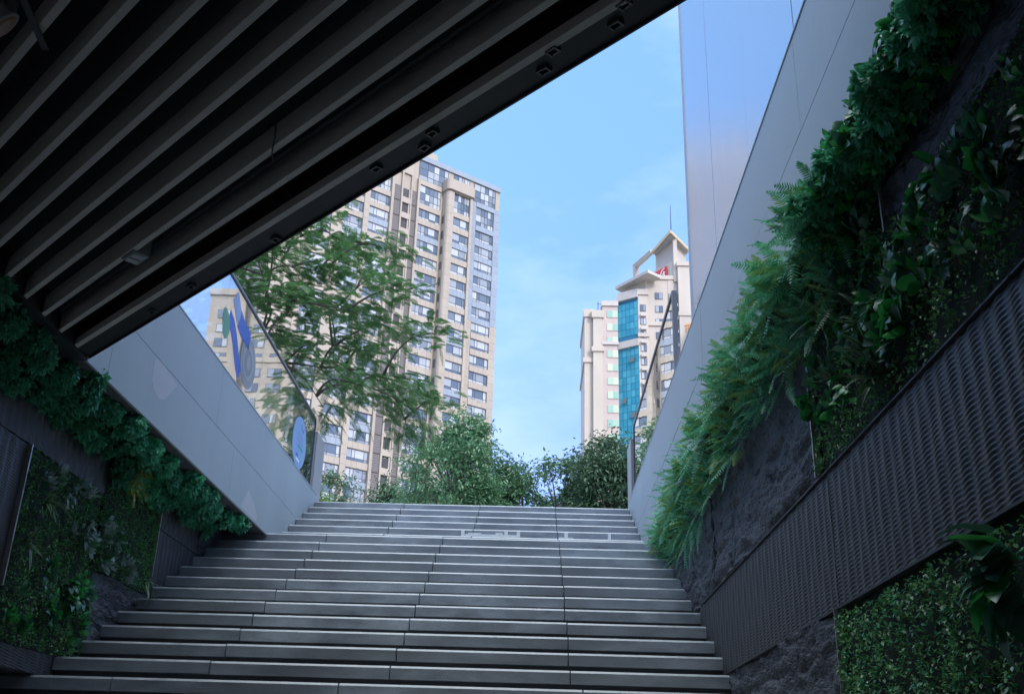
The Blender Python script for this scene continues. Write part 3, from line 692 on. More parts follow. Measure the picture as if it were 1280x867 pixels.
hm = mat_mesh('hedge_mat', 1, 0, 1.20, 0, .98, 4200, [L_['box'], L_['broad_dark']], 5, depth=.09)
o = bpy.data.objects.new('hedge_mat', hm); C.objects.link(o); o.location = (XR, -2.26, .79); o.rotation_euler = (0, 0, PI)
tag(o, 'dark small-leaved ground layer behind the ferns in the right bed above the woven panel', 'hedge', kind='stuff')
hm = mat_mesh('hedge_mat', 1, 0, 1.95, 0, .60, 4200, [L_['box'], L_['broad_dark']], 6, depth=.09)
o = bpy.data.objects.new('hedge_mat', hm); C.objects.link(o); o.location = (XR, -3.49, .79); o.rotation_euler = (0, 0, PI)
tag(o, 'dark small-leaved ground layer under the rough slate at the right edge of the photo', 'hedge', kind='stuff')
# left bed
hm = mat_mesh('hedge_mat', -1, -.68, .64, .15, 1.33, 4600, [L_['box'], L_['moss']], 7, depth=.08)
o = bpy.data.objects.new('hedge_mat', hm); C.objects.link(o); o.location = (XL, 0, 0)
tag(o, 'dark small-leaved mat filling the lower left planting bed beneath the woven panel', 'hedge', kind='stuff')
hm = mat_mesh('hedge_mat', -1, .60, 1.75, .80, 1.75, 5200, [L_['moss'], L_['box']], 8, depth=.09)
o = bpy.data.objects.new('hedge_mat', hm); C.objects.link(o); o.location = (XL, 0, 0)
tag(o, 'green moss-like leaf mat on the left wall between the woven panels', 'hedge', kind='stuff')
for y, z, s_, lab in ((-.45, 1.02, 1.0, 'pale-edged spiky plant opening like a star in the left bed'), (-.63, .72, .9, 'dark spiky plant at the left edge below the star-like one'), (1.55, .86, .8, 'spiky plant low in the left bed next to the steps')):
    put('striped_plant', strap_mesh(0), (XL+.10, y, z), -1, lab, 'plant', None, s_)
for i in range(22):
    t = random.random(); y = -.5+1.75*t+random.uniform(-.15, .15); z = 1.22-.34*t+random.uniform(-.16, .12)
    put('pale_plant', random.choice(pl), (XL+.09, min(y, 1.6), z), -1, 'greyish pale-leaved plant in the diagonal drift across the left bed', 'plant', 'pale-leaved plants in the left bed', random.uniform(.6, .95), random.uniform(-3, 3))
for i in range(24):
    y = random.uniform(-.66, .58); z = random.uniform(.2, .72)
    put('broadleaf_plant', random.choice(br if i % 3 else bd), (XL+.07, y, z), -1, 'round-leaved bright green plant in the lower part of the left bed', 'plant', 'round-leaved plants in the lower left bed', random.uniform(.4, .62), random.uniform(-3, 3))

# ------------------------------------------------------------------ trees on the plaza
def bez(a, b, sag, n=5):
    a, b = Vector(a), Vector(b); m_ = (a+b)/2 + Vector(sag); return [a*(1-t)**2 + m_*2*t*(1-t) + b*t*t for t in [i/n for i in range(n+1)]]
def leaf_tree(base, hgt, cr_c, cr_r, n_cl, n_leaf, lmat, label, size=(.15, .25), rs=0, group=None, cl_r=(.4, .85), cat='tree', hole=.0):
    r = random.Random(rs); t = empty('broadleaf_tree' if cat == 'tree' else 'shrub', base, label, cat, group)
    tk = MB(); top = Vector((cr_c[0]*.6, cr_c[1]*.6, cr_c[2]+cr_r[2]*.2)); rad0 = hgt*.016
    tk.tube(bez((0, 0, -.3), top, (r.uniform(-.2, .2), r.uniform(-.2, .2), 0), 7), [rad0*1.25-rad0*.95*i/7 for i in range(8)], 8); lm = LM()
    cl = []
    while len(cl) < n_cl:
        v = Vector((r.gauss(0, 1), r.gauss(0, 1), r.gauss(0, 1))).normalized()*r.uniform(.25, 1)**.5
        p = Vector((cr_c[0]+v.x*cr_r[0], cr_c[1]+v.y*cr_r[1], cr_c[2]+v.z*cr_r[2]))
        if noise.noise(p*1.1+Vector((rs, 0, 0))) < -hole-.1: continue
        cl.append(p)
    for p in cl:
        s0 = Vector((cr_c[0]*.5, cr_c[1]*.5, max(.4*cr_c[2], p.z-r.uniform(.8, 2.0)*cr_r[2]*.5)))
        s0.x += (p.x-s0.x)*.08
        tk.tube(bez(s0, p, (0, 0, r.uniform(-.1, .3)), 4), [rad0*.34, rad0*.28, rad0*.2, rad0*.13, rad0*.06], 5)
        R0 = r.uniform(*cl_r)
        for k in range(n_leaf//n_cl):
            v = np.array([r.gauss(0, 1), r.gauss(0, 1), r.gauss(0, .75)])*R0*.55; q = np.array(p)+v
            d = np.array([r.gauss(0, 1), r.gauss(0, 1), r.gauss(-.35, .6)])+v*.6; d, s_, u_ = frame(d, (r.gauss(0, .4), r.gauss(0, .4), 1)); L = r.uniform(*size); W = L*.42
            lm.add([q, q+d*L*.45+s_*W*.5+u_*W*.15, q+d*L-u_*L*.15, q+d*L*.45-s_*W*.5+u_*W*.15], [(0, 1, 2, 3)])
    tk.build('trunk', M['bark'], t, smooth=True)
    o = bpy.data.objects.new('crown', lm.mesh('crown', [lmat])); C.objects.link(o); o.parent = t
    return t
def at(az, dist): a = rad(az); return (CAM.x+dist*math.sin(a), CAM.y+dist*math.cos(a), ZG)
def ztop(tanel, dist): return CAM.z+dist*tanel-ZG
D = 40
leaf_tree(at(-4.6, D), 10.2, (0, 0, 7.3), (2.25, 2.2, 3.0), 70, 16000, L_['mid'], 'tallest full green tree at the top of the stairs in front of the apartment tower', rs=1)
leaf_tree(at(-2.2, D+2), 9.6, (0, 0, 6.9), (1.35, 1.6, 2.7), 40, 9000, L_['mid'], 'green tree with drooping leaves before the right edge of the apartment tower', rs=2, cl_r=(.4, .75))
leaf_tree(at(-.6, D+1), 8.6, (0, 0, 6.3), (1.0, 1.3, 2.4), 24, 4200, L_['mid'], 'thin airy tree standing under the open sky just left of the middle gap', rs=3, cl_r=(.3, .6))
leaf_tree(at(1.35, D), 9.3, (0, 0, 6.5), (1.15, 1.3, 2.7), 26, 4600, L_['mid'], 'sparse airy tree with sky showing through its crown, right of the middle gap', rs=14, cl_r=(.3, .6))
leaf_tree(at(2.75, D+3), 9.0, (0, 0, 6.5), (1.1, 1.4, 2.3), 30, 6500, L_['mid'], 'slender green tree directly left of the white tower base', rs=5)
leaf_tree(at(4.35, D-2), 9.2, (0, 0, 6.6), (1.35, 1.5, 2.4), 55, 12500, L_['mid_dark'], 'dense darker tree in front of the white tower beside the right pillar', rs=6)
leaf_tree(at(-11.4, 50), 10.6, (0, 0, 8.4), (1.0, 1.0, 2.1), 26, 6500, L_['mid_dark'], 'dark bushy tree right beside the left metal pillar', rs=7)
leaf_tree(at(-8.55, 52), 10.6, (0, 0, 8.6), (1.55, 1.4, 2.1), 36, 8000, L_['mid_dark'], 'dark rounded tree low before the left part of the apartment tower', rs=8)
leaf_tree(at(-7.0, 48), 9.0, (0, 0, 7.4), (1.0, 1.2, 1.8), 22, 5000, L_['mid_dark'], 'small dark tree tucked at the left foot of the tallest green tree', rs=9)
leaf_tree(at(-11.7, 27), 4.3, (0, 0, 3.1), (.42, .5, 1.0), 10, 2200, L_['lime'], 'small lime-green bush next to the left pillar at the top step', size=(.06, .10), rs=10, cat='shrub', cl_r=(.2, .35))

# big feathery tree rising behind the left glass railing
ft = empty('feathery_tree', (-2.0, 9.2, ZG), 'large spreading tree with feathery fern-like leaves behind the left glass railing', 'tree')
def ray_px(u, v):
    d = _r*((u-640)/1298.95) + _u*(-(v-433.5)/1298.95) + _f
    return d/math.hypot(d.x, d.y)
FT = Vector((-2.0, 9.2, ZG))
clp = []
rt = random.Random(21)
for u, v, n in ((318, 322, 2), (345, 300, 2), (385, 292, 2), (428, 303, 2), (462, 306, 1), (492, 312, 1), (365, 338, 2), (415, 335, 2), (462, 345, 2), (492, 357, 1), (330, 372, 2), (372, 372, 2), (412, 388, 2), (452, 392, 2), (486, 402, 1), (340, 420, 2), (382, 430, 2), (424, 436, 2), (462, 442, 2), (505, 420, 1), (538, 420, 1), (436, 474, 2), (478, 476, 2), (516, 482, 2), (543, 500, 1), (500, 508, 1), (445, 500, 1), (508, 532, 1), (412, 462, 2), (372, 398, 1), (308, 352, 2), (404, 512, 1), (375, 470, 1), (350, 455, 2),
             (300, 300, 2), (340, 255, 2), (395, 250, 2), (270, 330, 2), (280, 400, 2), (300, 440, 2), (240, 300, 2), (310, 220, 2), (250, 380, 2)):
    for k in range(n):
        dd = rt.uniform(14.2, 17.6) if n > 1 else rt.uniform(14.5, 16)
        p = CAM + ray_px(u+rt.uniform(-7, 7), v+rt.uniform(-5, 5))*dd - FT
        clp.append(p)
tk = MB()
trunk = bez((0, 0, -.3), (.1, .1, 2.2), (.1, 0, 0), 5); tk.tube(trunk, [.19, .175, .165, .155, .15, .14], 9)
limbs = []
for e_, sg in (((-.9, .2, 4.6), (-.2, 0, .3)), ((.5, -.3, 4.5), (.3, 0, .2)), ((1.2, .5, 3.2), (.1, 0, .5)), ((.2, .9, 4.9), (0, .3, .3)), ((1.0, -.8, 2.6), (0, -.2, .4))):
    path = bez((.1, .1, 2.1), e_, sg, 6); tk.tube(path, [.10, .09, .08, .07, .06, .05, .042], 7); limbs.append(path)
lm = LM()
def pinnate(q, d, L, r):                 # one feathery compound leaf: rachis with narrow pinnae on both sides
    d, s_, u_ = frame(d, (0, 0, 1)); n = 12; pts = [q + d*L*t*(1-.1*t) - np.array([0, 0, 1])*L*.42*t*t for t in [i/n for i in range(n+1)]]
    rv = []; rf = []
    for j in range(n+1):
        rv += [pts[j]+s_*.004, pts[j]-s_*.004]
        if j: rf.append((2*j-2, 2*j-1, 2*j+1, 2*j))
    lm.add(rv, rf)
    for j in range(1, n+1):
        t = j/n; wl = L*.31*math.sin(PI*(.15+.8*t))**.8; tg = (pts[j]-pts[j-1]); tg /= np.linalg.norm(tg)
        for sg in (-1, 1):
            dr = s_*sg*.85 + tg*.5; dr = dr/np.linalg.norm(dr); dn = np.array([0, 0, -1])
            p1 = pts[j]+dr*wl*.5+dn*wl*.08; p2 = pts[j]+dr*wl+dn*wl*.28; pw = L*.034
            lm.add([pts[j]-tg*pw*.4, p1-tg*pw, p2, p1+tg*pw, pts[j]+tg*pw*.4], [(0, 1, 2, 3, 4)])
nodes_ = [pt for lb_ in limbs for pt in lb_[2:]]
clp.sort(key=lambda p: min((pt-p).length for pt in nodes_))
for p in clp:
    best = min((((pt-p).length + abs(min(0, p.z-pt.z))*1.5, tuple(pt)) for pt in nodes_), key=lambda q: q[0])[1]; best = Vector(best)
    tw = bez(best, p, (rt.uniform(-.15, .15), rt.uniform(-.15, .15), rt.uniform(.05, .35)), 6); nodes_ += tw[3:6]
    tk.tube(tw, [.026, .022, .018, .014, .011, .008, .005], 5)
    out = (p - best).normalized()
    for k in range(44):
        q = np.array(p) + np.array([rt.gauss(0, .23), rt.gauss(0, .30), rt.gauss(0, .085)])
        d = np.array(out)*.7 + np.array([rt.gauss(0, .7), rt.gauss(0, .7), rt.gauss(.05, .25)])
        pinnate(q, d, rt.uniform(.17, .34), rt)
tk.build('trunk', M['bark'], ft, smooth=True)
o = bpy.data.objects.new('crown', lm.mesh('crown', [L_['feather']])); C.objects.link(o); o.parent = ft

# ------------------------------------------------------------------ tall beige apartment tower
al = rad(52)
P0 = Vector((-4.27, 161.85, 0))
TW = empty('apartment_tower', (P0.x, P0.y, ZG), 'tall beige stone apartment tower with rows of dark-framed windows and a rounded bay', 'building', rz=-(al-PI/2))
# local frame: x along the facade to its right end (0), -y out towards the stairs, z up from the plaza
def tz(z): return z-ZG
def tbox(mb, u0, u1, d0, d1, z0, z1, mi=0): return mb.box(u0, u1, -d1, -d0, tz(z0), tz(z1), mi)
ZR = 103.3
core = MB(); tbox(core, -44, 0, -17, 0, ZG+.02, ZR-1.0); core.build('wall', M['beige'], TW)
win_cache = {}
def window_mesh(wd, h, kind):
    key = (round(wd, 2), round(h, 2), kind)
    if key in win_cache: return win_cache[key]
    mb = MB(); fw = .075
    mull = {'w3': [.26, .40, .82], 'w2': [.48, .86], 'wide': [.2, .36, .52, .82], 'tall': [.3, .5, .68, .86], 'one': []}[kind]
    tr = [.27] if kind not in ('tall', 'one') else ([.25, .62] if kind == 'tall' else [])
    mb.box(0, fw, -.10, 0, 0, h).box(wd-fw, wd, -.10, 0, 0, h).box(fw, wd-fw, -.10, 0, 0, fw).box(fw, wd-fw, -.10, 0, h-fw, h)
    xs = [fw] + [wd*m_ for m_ in mull] + [wd-fw]; zs = [fw] + [h*t_ for t_ in tr] + [h-fw]
    for m_ in xs[1:-1]: mb.box(m_-.035, m_+.035, -.09, -.002, fw, h-fw)
    for t_ in zs[1:-1]: mb.box(fw, wd-fw, -.085, -.004, t_-.035, t_+.035)
    for a, b in zip(xs[:-1], xs[1:]):
        for c, d in zip(zs[:-1], zs[1:]):
            k = random.uniform(-.006, .006); k2 = random.uniform(-.008, .008)
            mb.add([(a, -.04+k, c), (b, -.04-k, c), (b, -.04-k+k2, d), (a, -.04+k+k2, d)], [(0, 1, 2, 3)], 1)
    me = bpy.data.meshes.new('window'); me.from_pydata(mb.v, [], mb.f); me.update(); me.materials.append(M['wframe']); me.materials.append(M['wglass'])
    me.polygons.foreach_set('material_index', np.array(mb.m, dtype=np.int32)); win_cache[key] = me
    return me
low = MB(); nwin = [0]; lowspan = {'b': MB(), 'g': MB()}; nspan = [0]
def add_window(u0, u1, d, z0, z1, kind):
    me = window_mesh(u1-u0, z1-z0, kind)
    if nwin[0] < 98 and z0 > 43:
        o = bpy.data.objects.new('window', me); C.objects.link(o); o.parent = TW; o.location = (u0, -d, tz(z0)); nwin[0] += 1
    else:
        b = len(low.v); low.v += [(v.co.x+u0, v.co.y-d, v.co.z+tz(z0)) for v in me.vertices]
        low.f += [tuple(i+b for i in p.vertices) for p in me.polygons]; low.m += [p.material_index for p in me.polygons]
cols = [('right', -5.3, -1.35, .02, 'w3'), ('bay', -11.2, -7.75, 1.42, 'w2'), ('left', -17.6, -13.0, .02, 'wide'), ('w2', -27.1, -23.25, .02, 'w3'), ('w3', -31.75, -28.15, .02, 'w3'), ('w4', -37.6, -33.8, .02, 'w3')]
NF = 29
for k in range(NF):
    zt = 92.4-3.05*k
    for nm, u0, u1, d, kind in cols:
        add_window(u0, u1, d, zt-1.9, zt, kind)
        blue = (nm in ('left', 'bay', 'w2') and k % 3 == 1) or (nm in ('w3', 'w4') and k % 3 == 2) or (nm == 'right' and k < 6)
        big_ = nspan[0] < 98 and zt > 43
        t_ = MB() if big_ else lowspan['g' if blue else 'b']
        dd = .30 if nm != 'bay' else 1.42+.28
        nx = 4 if nm != 'left' else 5
        for q in range(nx):              # jointed cladding stones
            a = u0 + (u1-u0)*q/nx; b = u0 + (u1-u0)*(q+1)/nx
            tbox(t_, a+.012, b-.012, d-.01 if nm != 'bay' else 1.35, dd - (.10 if blue else 0), zt-3.05+.03, zt-1.93)
        if big_: t_.build('spandrel', M['bluegrey'] if blue else M['beige'], TW); nspan[0] += 1
# double-height floor and the glazed roof storey
for nm, u0, u1, d, kind in cols: add_window(u0, u1, d, 93.5, 97.3, 'tall')
for nm, u0, u1, d, kind in cols:
    dd = .30 if nm != 'bay' else 1.70
    t_ = MB(); tbox(t_, u0, u1, d-.01 if nm != 'bay' else 1.35, dd, 92.45, 93.47); t_.build('spandrel', M['beige'] if nm != 'right' else M['bluegrey'], TW)
    t_ = MB(); tbox(t_, u0, u1, -.01, dd-.02 if nm != 'bay' else 1.68, 97.33, 98.30); t_.build('spandrel', M['beige'] if nm != 'right' else M['bluegrey'], TW)
for u0, u1 in ((-5.9, -1.0), (-10.4, -6.9), (-17.8, -11.6), (-27.1, -23.2), (-31.7, -28.1)): add_window(u0, u1, .02, 98.4, 102.2, 'tall')
# pilasters
for u0, u1, d in ((-1.32, 0, .24), (-7.2, -5.34, .24), (-18.05, -17.64, .62), (-19.35, -19.1, .45), (-21.25, -20.95, .45), (-22.95, -22.65, .45), (-23.22, -22.98, .62), (-28.12, -27.13, .42), (-33.75, -31.8, .40), (-38.6, -37.65, .40), (-44, -38.62, .28)):
    k = 0; z = ZG+.03; pa, pb = MB(), MB()
    while z < 98.25:
        z1 = min(z+1.525, 98.25); tbox(pa if not (u0 > -7.3 and z > 73) else pb, u0, u1, -.01, d, z+.012, z1-.012); z = z1
    pa.build('pilaster', M['beige'], TW)
    if pb.v: pb.build('pilaster', M['bluegrey'], TW)
# bay: protruding block, round corner columns, cornice
bay = MB(); tbox(bay, -12.6, -7.25, -.01, 1.41, ZG+.02, 98.2)
for q in range(62):
    z0 = ZG+.03+q*1.525
    if z0 > 96: break
    for (uc, w0, w1) in ((-12.0, -12.55, -11.22), (-7.5, -7.73, -7.22)):
        if uc < -10:
            pts = [(w1, -1.36), (w1, -1.86)]+[(-11.95+.62*math.cos(a), -1.28-.62*math.sin(a)) for a in [PI*.5+PI*.5*i/7 for i in range(8)]]+[(-12.57, -.02), (w1, -.02)]
            pts = pts[::-1]; bay.prism(pts, tz(z0+.012), tz(z0+1.513))
        else: tbox(bay, w0, w1, 1.36, 1.86, z0+.012, z0+1.513)
for q in range(24):                      # narrow windows on the bay's side
    zt = 92.4-3.05*q
    bay.box(-12.66, -12.62, -1.0, -.35, tz(zt-1.5), tz(zt), 1)
bay.build('bay', [M['beige'], M['wframe']], TW)
cn = MB(); cpts = [(-6.9, -.2), (-6.9, -1.95)]+[(-7.2-.3*0, -2.25)]+[(-11.9, -2.3)]+[(-12.1+.75*math.cos(a), -1.55-.75*math.sin(a)) for a in [PI*.5+PI*.5*i/6 for i in range(7)]]+[(-12.85, -.2)]
cn.prism(cpts[::-1], tz(97.5), tz(99.6)); cn.build('bay_cornice', M['beige'], TW)
tag(lowspan['b'].build('spandrel', M['beige'], TW), kind='stuff')
if lowspan['g'].v: tag(lowspan['g'].build('spandrel', M['bluegrey'], TW), kind='stuff')
rf = MB(); tbox(rf, -44, .05, -17, .32, ZR-1.0, ZR); rf.build('parapet', M['bluegrey'], TW)
sb = MB(); tbox(sb, -44, -19, -.01, .34, 98.31, ZR-1.005); sb.build('roof_wall', M['beige'], TW)
rp = MB(); tbox(rp, -24, -13.5, -9, -1, ZR+.01, ZR+2.2); rp.build('roof_house', M['beige'], TW)
# louvre panels and dark balcony openings
nl = 0
for k in range(-1, 20):
    zt = 92.4-3.05*k
    for u0, u1 in ((-19.05, -18.1), (-22.6, -21.3)):
        mb = MB()
        for q in range(14): tbox(mb, u0, u1, -.01, .30 if q % 2 else .26, zt-2.92+q*2.85/14, zt-2.92+(q+1)*2.85/14)
        mb.build('louvre_panel', M['louvre'], TW)
    mb = MB(); tbox(mb, -20.9, -19.4, -.01, .06, zt-2.0, zt-.1); mb.build('balcony_opening', M['darkhole'], TW)
    mb = MB(); tbox(mb, -20.94, -19.36, -.01, .42, zt-3.1, zt-2.03); mb.build('balcony_sill', M['beige'], TW)
    mb = MB(); tbox(mb, -19.65, -19.4, .061, .30, zt-2.0, zt-.1); mb.build('balcony_jamb', M['beige'], TW)
if low.v:
    tag(low.build('window', [M['wframe'], M['wglass']], TW), kind='stuff')

# ------------------------------------------------------------------ white tower with blue curtain wall
WT = empty('white_tower', (24, 190, ZG), 'cream-white tower with a blue glass strip, hipped rooftop crown and red sign', 'building')
def wb(mb, x0, x1, y0, y1, z0, z1, mi=0): return mb.box(x0-24, x1-24, y0-190, y1-190, z0-ZG, z1-ZG, mi)
m_ = MB()
wb(m_, 13.0, 14.7, 188.5, 205, ZG+.02, 90.2); wb(m_, 12.75, 15, 188.2, 205, 89.3, 91.0); wb(m_, 12.7, 15, 188.2, 205, 79.2, 80.1)
wb(m_, 14.71, 16.6, 187.6, 205, ZG+.02, 90.0); wb(m_, 14.4, 16.9, 187.3, 205, 88.8, 90.4); wb(m_, 14.4, 16.9, 187.3, 205, 81.3, 82.3)
wb(m_, 23.75, 25.75, 185.6, 205, ZG+.02, 94.6); wb(m_, 23.6, 25.9, 185.3, 205, 93.2, 94.4); wb(m_, 23.6, 25.9, 185.3, 205, 83.8, 84.6)
wb(m_, 25.76, 32.0, 186.1, 205, ZG+.02, 97.0); wb(m_, 25.6, 32.2, 185.8, 205, 97.01, 97.9); wb(m_, 25.6, 31.0, 185.8, 187, 86.5, 87.4)
wb(m_, 32.01, 36.5, 184.8, 205, ZG+.02, 99.6); wb(m_, 31.8, 36.7, 184.5, 205, 99.61, 100.6); wb(m_, 31.85, 36.7, 184.6, 190, 88.3, 89.2)
wb(m_, 30.0, 31.95, 186.0, 187, 10, 97); m_.build('wall', M['white_stone'], WT)
for z in np.arange(6, 99, 3.0):          # thin shadow joints as real recessed strips are below visibility: raised string courses
    pass
pk = MB(); wb(pk, 16.62, 19.8, 187.9, 205, ZG+.02, 91.6); pk.build('pink_wall', M['pink_stone'], WT)
pc = MB(); wb(pc, 16.4, 19.9, 187.6, 205, 91.61, 92.7); pc.build('cornice', M['cornice'], WT); pc = MB(); wb(pc, 16.4, 19.9, 187.55, 188, 82.9, 83.6); pc.build('cornice', M['cornice'], WT)
def wwin(x0, x1, y, z0, z1, gm, fm, parts=2, name='window'):
    mb = MB(); wb(mb, x0, x1, y-.06, y+.05, z0, z1, 0)
    for q in range(parts):
        a = x0+(x1-x0)*q/parts; b = x0+(x1-x0)*(q+1)/parts
        wb(mb, a+.06, b-.06, y-.075, y-.061, z0+.07, z1-.07, 1)
    return mb.build(name, [fm, gm], WT)
for k in range(20):
    zt = 90.6-2.96*k
    if zt < 45: break
    wwin(17.55, 19.78, 187.85, zt-1.6, zt, M['green_glass'], M['white_stone'])
    wwin(24.15, 25.35, 185.55, zt+.4-1.5, zt+.4, M['wglass'], M['wframe'])
    acb = MB(); wb(acb, 24.2, 25.3, 185.0, 185.55, zt-2.35, zt-1.75); acb.build('aircon_ledge', M['cornice'], WT)
    wwin(27.3, 28.9, 186.05, zt+3.4-1.5, zt+3.4, M['wglass'], M['wframe'])
    wwin(30.1, 31.9, 185.95, zt+3.2-2.2, zt+3.2, M['wglass'], M['wframe'], 2)
    sl = MB(); wb(sl, 30.0, 31.95, 185.6, 186.0, zt+.25, zt+.85); sl.build('balcony', M['white'], WT)
# curtain wall: angled, glazed grid
cw0, cw1 = Vector((19.81, 188.3, 0)), Vector((23.74, 185.6, 0))
cd_ = (cw1-cw0).normalized(); cn_ = Vector((cd_.y, -cd_.x, 0)); Lc = (cw1-cw0).length
def cpt(s_, o_, z): p = cw0 + cd_*s_ + cn_*o_; return (p.x-24, p.y-190, z-ZG)
cb = MB(); cb.add([cpt(0, -.05, ZG+.02), cpt(Lc, -.05, ZG+.02), cpt(Lc, -.05, 92.6), cpt(0, -.05, 92.6), cpt(0, -6, ZG+.02), cpt(Lc, -6, ZG+.02), cpt(Lc, -6, 92.6), cpt(0, -6, 92.6)], [(0, 1, 2, 3), (0, 3, 7, 4), (1, 5, 6, 2), (3, 2, 6, 7), (4, 7, 6, 5)], 0)
gz = 46.0; gi = 0
while gz < 91.5:
    h = 1.48
    for q in range(5):
        a = Lc*q/5; b = Lc*(q+1)/5; k = random.uniform(-.012, .012)
        if not (82.0 < gz < 83.6): cb.add([cpt(a+.04, .01+k, gz+.04), cpt(b-.04, .01-k, gz+.04), cpt(b-.04, .01-k, gz+h-.03), cpt(a+.04, .01+k, gz+h-.03)], [(0, 1, 2, 3)], 1)
    gz += h
for (q, z) in ((3, 78.5), (1, 70.0), (3, 66.8)):   # tilted vents
    a = Lc*q/5; b = Lc*(q+1)/5
    cb.add([cpt(a, .03, z+1.2), cpt(b, .03, z+1.2), cpt(b, .5, z), cpt(a, .5, z)], [(0, 1, 2, 3)], 2)
cb.build('curtain_wall', [M['blue_mull'], M['blue_glass'], M['wframe']], WT)
for z0, z1, o_ in ((92.61, 93.6, .5), (81.9, 83.4, .45), (93.61, 94.6, .2)):
    cc = MB(); cc.add([cpt(-.1, o_, z0), cpt(Lc+.1, o_, z0), cpt(Lc+.1, o_, z1), cpt(-.1, o_, z1), cpt(-.1, -.04, z0), cpt(Lc+.1, -.04, z0), cpt(Lc+.1, -.04, z1), cpt(-.1, -.04, z1)], [(0, 1, 2, 3), (0, 3, 7, 4), (1, 5, 6, 2), (3, 2, 6, 7), (0, 4, 5, 1)], 0)
    cc.build('cornice', M['cornice'], WT)
# roof: tilted eave slab, frame, hipped crown, antenna, dish
def wp(x, y, z): return (x-24, y-190, z-ZG)
def slab_poly(mb, pts, z0, z1, mi=0):
    n = len(pts); return mb.add([wp(x, y, z0) for x, y in pts] + [wp(x, y, z1) for x, y in pts], [tuple(range(n))[::-1], tuple(range(n, 2*n))] + [(i, (i+1) % n, n+(i+1) % n, n+i) for i in range(n)], mi)
es = MB(); slab_poly(es, [(19.5, 189.9), (25.5, 181.9), (28.4, 184.4), (22.4, 193.0)], 96.5, 97.15); es.build('roof_slab', M['cornice'], WT)
es = MB(); slab_poly(es, [(21.0, 190.4), (25.4, 185.8), (27.8, 187.6), (23.2, 193.6)], 92.65, 96.49); es.build('roof_slab_wall', M['white_stone'], WT)
RN, RL, RR, RB = (30.54, 183.1), (27.7, 192.3), (35.7, 191.3), (32.9, 200.5)
rs_ = MB(); slab_poly(rs_, [RN, RR, RB, RL], 106.63, 107.25); rs_.build('flat_roof', M['white_stone'], WT)
us = MB(); slab_poly(us, [(30.6, 183.7), (35.2, 191.2), (32.8, 199.9), (28.2, 192.2)], 106.45, 106.629); us.build('roof_underside', M['roof_grey'], WT)
gt = MB()
for p_, q_ in ((RN, RL), (RN, RR)): gt.tube([wp(*p_, 106.55), wp(*q_, 106.55)], .16, 5)
gt.build('gold_trim', M['gold'], WT)
fr_ = MB(); fr_.tube([wp(24.85, 199.2, 99.0), wp(24.85, 199.2, 106.9), wp(27.75, 192.2, 106.9)], [.75, .75, .62], 4); fr_.build('roof_frame', M['white_stone'], WT)
cr_ = MB(); slab_poly(cr_, [(31.5, 186.9), (34.9, 192.3), (32.4, 199), (28.6, 193.5)], 96.5, 106.44); cr_.build('roof_house', M['white_stone'], WT)
lo_ = MB(); slab_poly(lo_, [(31.0, 186.4), (31.4, 186.3), (34.6, 190.5), (32.4, 199), (25.9, 194.5)], 96.0, 101.6); lo_.build('roof_house_base', M['white_stone'], WT)
pp = MB(); slab_poly(pp, [(31.35, 185.6), (32.15, 185.6), (32.3, 186.6), (31.25, 186.6)], 96.5, 106.6); pp.build('roof_column', M['white_stone'], WT)
MB().tube([wp(30.9, 184.6, 107.2), wp(30.9, 184.6, 113.9)], [.11, .05], 6).build('antenna', M['black'], WT)
dm = MB()
for i in range(6):
    a0, a1 = PI/2*i/6, PI/2*(i+1)/6
    for q in range(14):
        b0, b1 = 2*PI*q/14, 2*PI*(q+1)/14
        dm.add([(-4.6+1.5*math.cos(a)*math.cos(b), 1.5*math.cos(a)*math.sin(b), 92.7-ZG+.9*math.sin(a)) for a, b in ((a0, b0), (a0, b1), (a1, b1), (a1, b0))], [(0, 1, 2, 3)])
dm.build('roof_dome', M['black'], WT)
MB().tube([(-8.2, -1, 90.4-ZG), (-8.2, -1, 93.0-ZG)], .07, 6).build('roof_mast', M['black'], WT)
MB().tube([(-8.4, -1, 92.6-ZG), (-5.8, -1, 92.6-ZG)], .05, 6).build('roof_pipe', M['black'], WT)
sg = empty('rooftop_sign', (28.95, 189.25, 98.3), 'small red rooftop sign with white brush strokes on the white tower', 'sign', rz=math.atan2(186.4-194.5, 31.0-25.9))
MB().box(-2.2, 2.2, -.14, -.02, 0, 2.6).build('sign_board', M['red'], sg)
stt = MB()
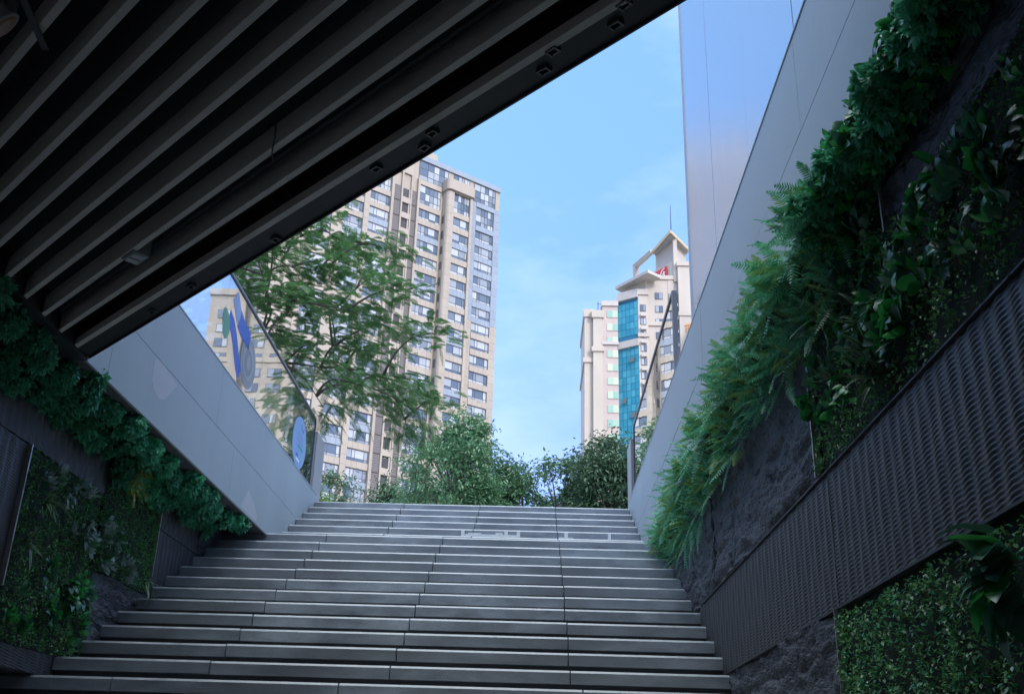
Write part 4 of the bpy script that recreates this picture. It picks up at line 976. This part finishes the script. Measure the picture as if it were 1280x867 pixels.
for pth, wd in (([(-1.0, -.16, .3), (-.9, -.16, 1.2), (-.75, -.16, 1.6)], .09), ([(-.9, -.16, 1.1), (-.5, -.16, 1.25)], .08), ([(-.7, -.16, .9), (-.65, -.16, .3)], .09), ([(-.3, -.16, .3), (.1, -.16, .9), (.5, -.16, 1.55), (.9, -.16, 1.7)], .11), ([(.2, -.16, .4), (.55, -.16, .9), (1.0, -.16, 1.0)], .09), ([(.85, -.16, .35), (.75, -.16, 1.2)], .08)):
    stt.tube([(x*1.8, y-.02, z*1.32) for x, y, z in pth], wd*1.35, 6)
stt.build('lettering', M['white'], sg)
og = empty('wall_character', (34.0, 184.55, 84.6), 'orange character mounted on the pilaster of the white tower', 'sign')
ch = MB(); ch.box(-.75, .75, -.1, 0, .9, 1.15).box(-.14, .14, -.105, -.001, .1, 2.0).box(-.9, -.3, -.1, -.002, 1.5, 1.75).box(.2, .8, -.1, -.002, .3, .55).box(-.7, -.45, -.1, -.002, .1, .8); ch.build('strokes', M['orange'], og)

# beige block further right: stands behind the clad building, seen mirrored in the left glass
AB = empty('apartment_block', (52, 180, ZG), 'beige apartment block seen only as a reflection in the left glass railing', 'building')
ab = MB(); ab.box(-14.5, 10, -4, 20, .02, 84); ab.box(-15, 10.4, -4.4, 20, 84.01, 85.3); ab.box(-14.7, 10.2, -4.25, 0, 70, 71); ab.box(-9, -6.5, -5.2, -4.01, .02, 83.9); ab.box(2.5, 4.6, -5.2, -4.01, .02, 83.9); ab.box(-2, 1, -3, 8, 85.31, 89)
ab.build('wall', M['beige'], AB)
wm_ = None
for k in range(18):
    for q, x in enumerate((-13.5, -5.6, -1.6, 5.6)):
        if wm_ is None:
            t_ = MB(); t_.box(0, 2.6, -.1, 0, 0, 1.8, 0).box(.1, 1.25, -.115, -.101, .1, 1.7, 1).box(1.35, 2.5, -.115, -.101, .1, 1.7, 1)
            ow = t_.build('window', [M['wframe'], M['wglass']], AB); wm_ = ow.data
        else:
            ow = bpy.data.objects.new('window', wm_); C.objects.link(ow); ow.parent = AB
        ow.location = (x, -4.01, 81-3.05*k-1.8)
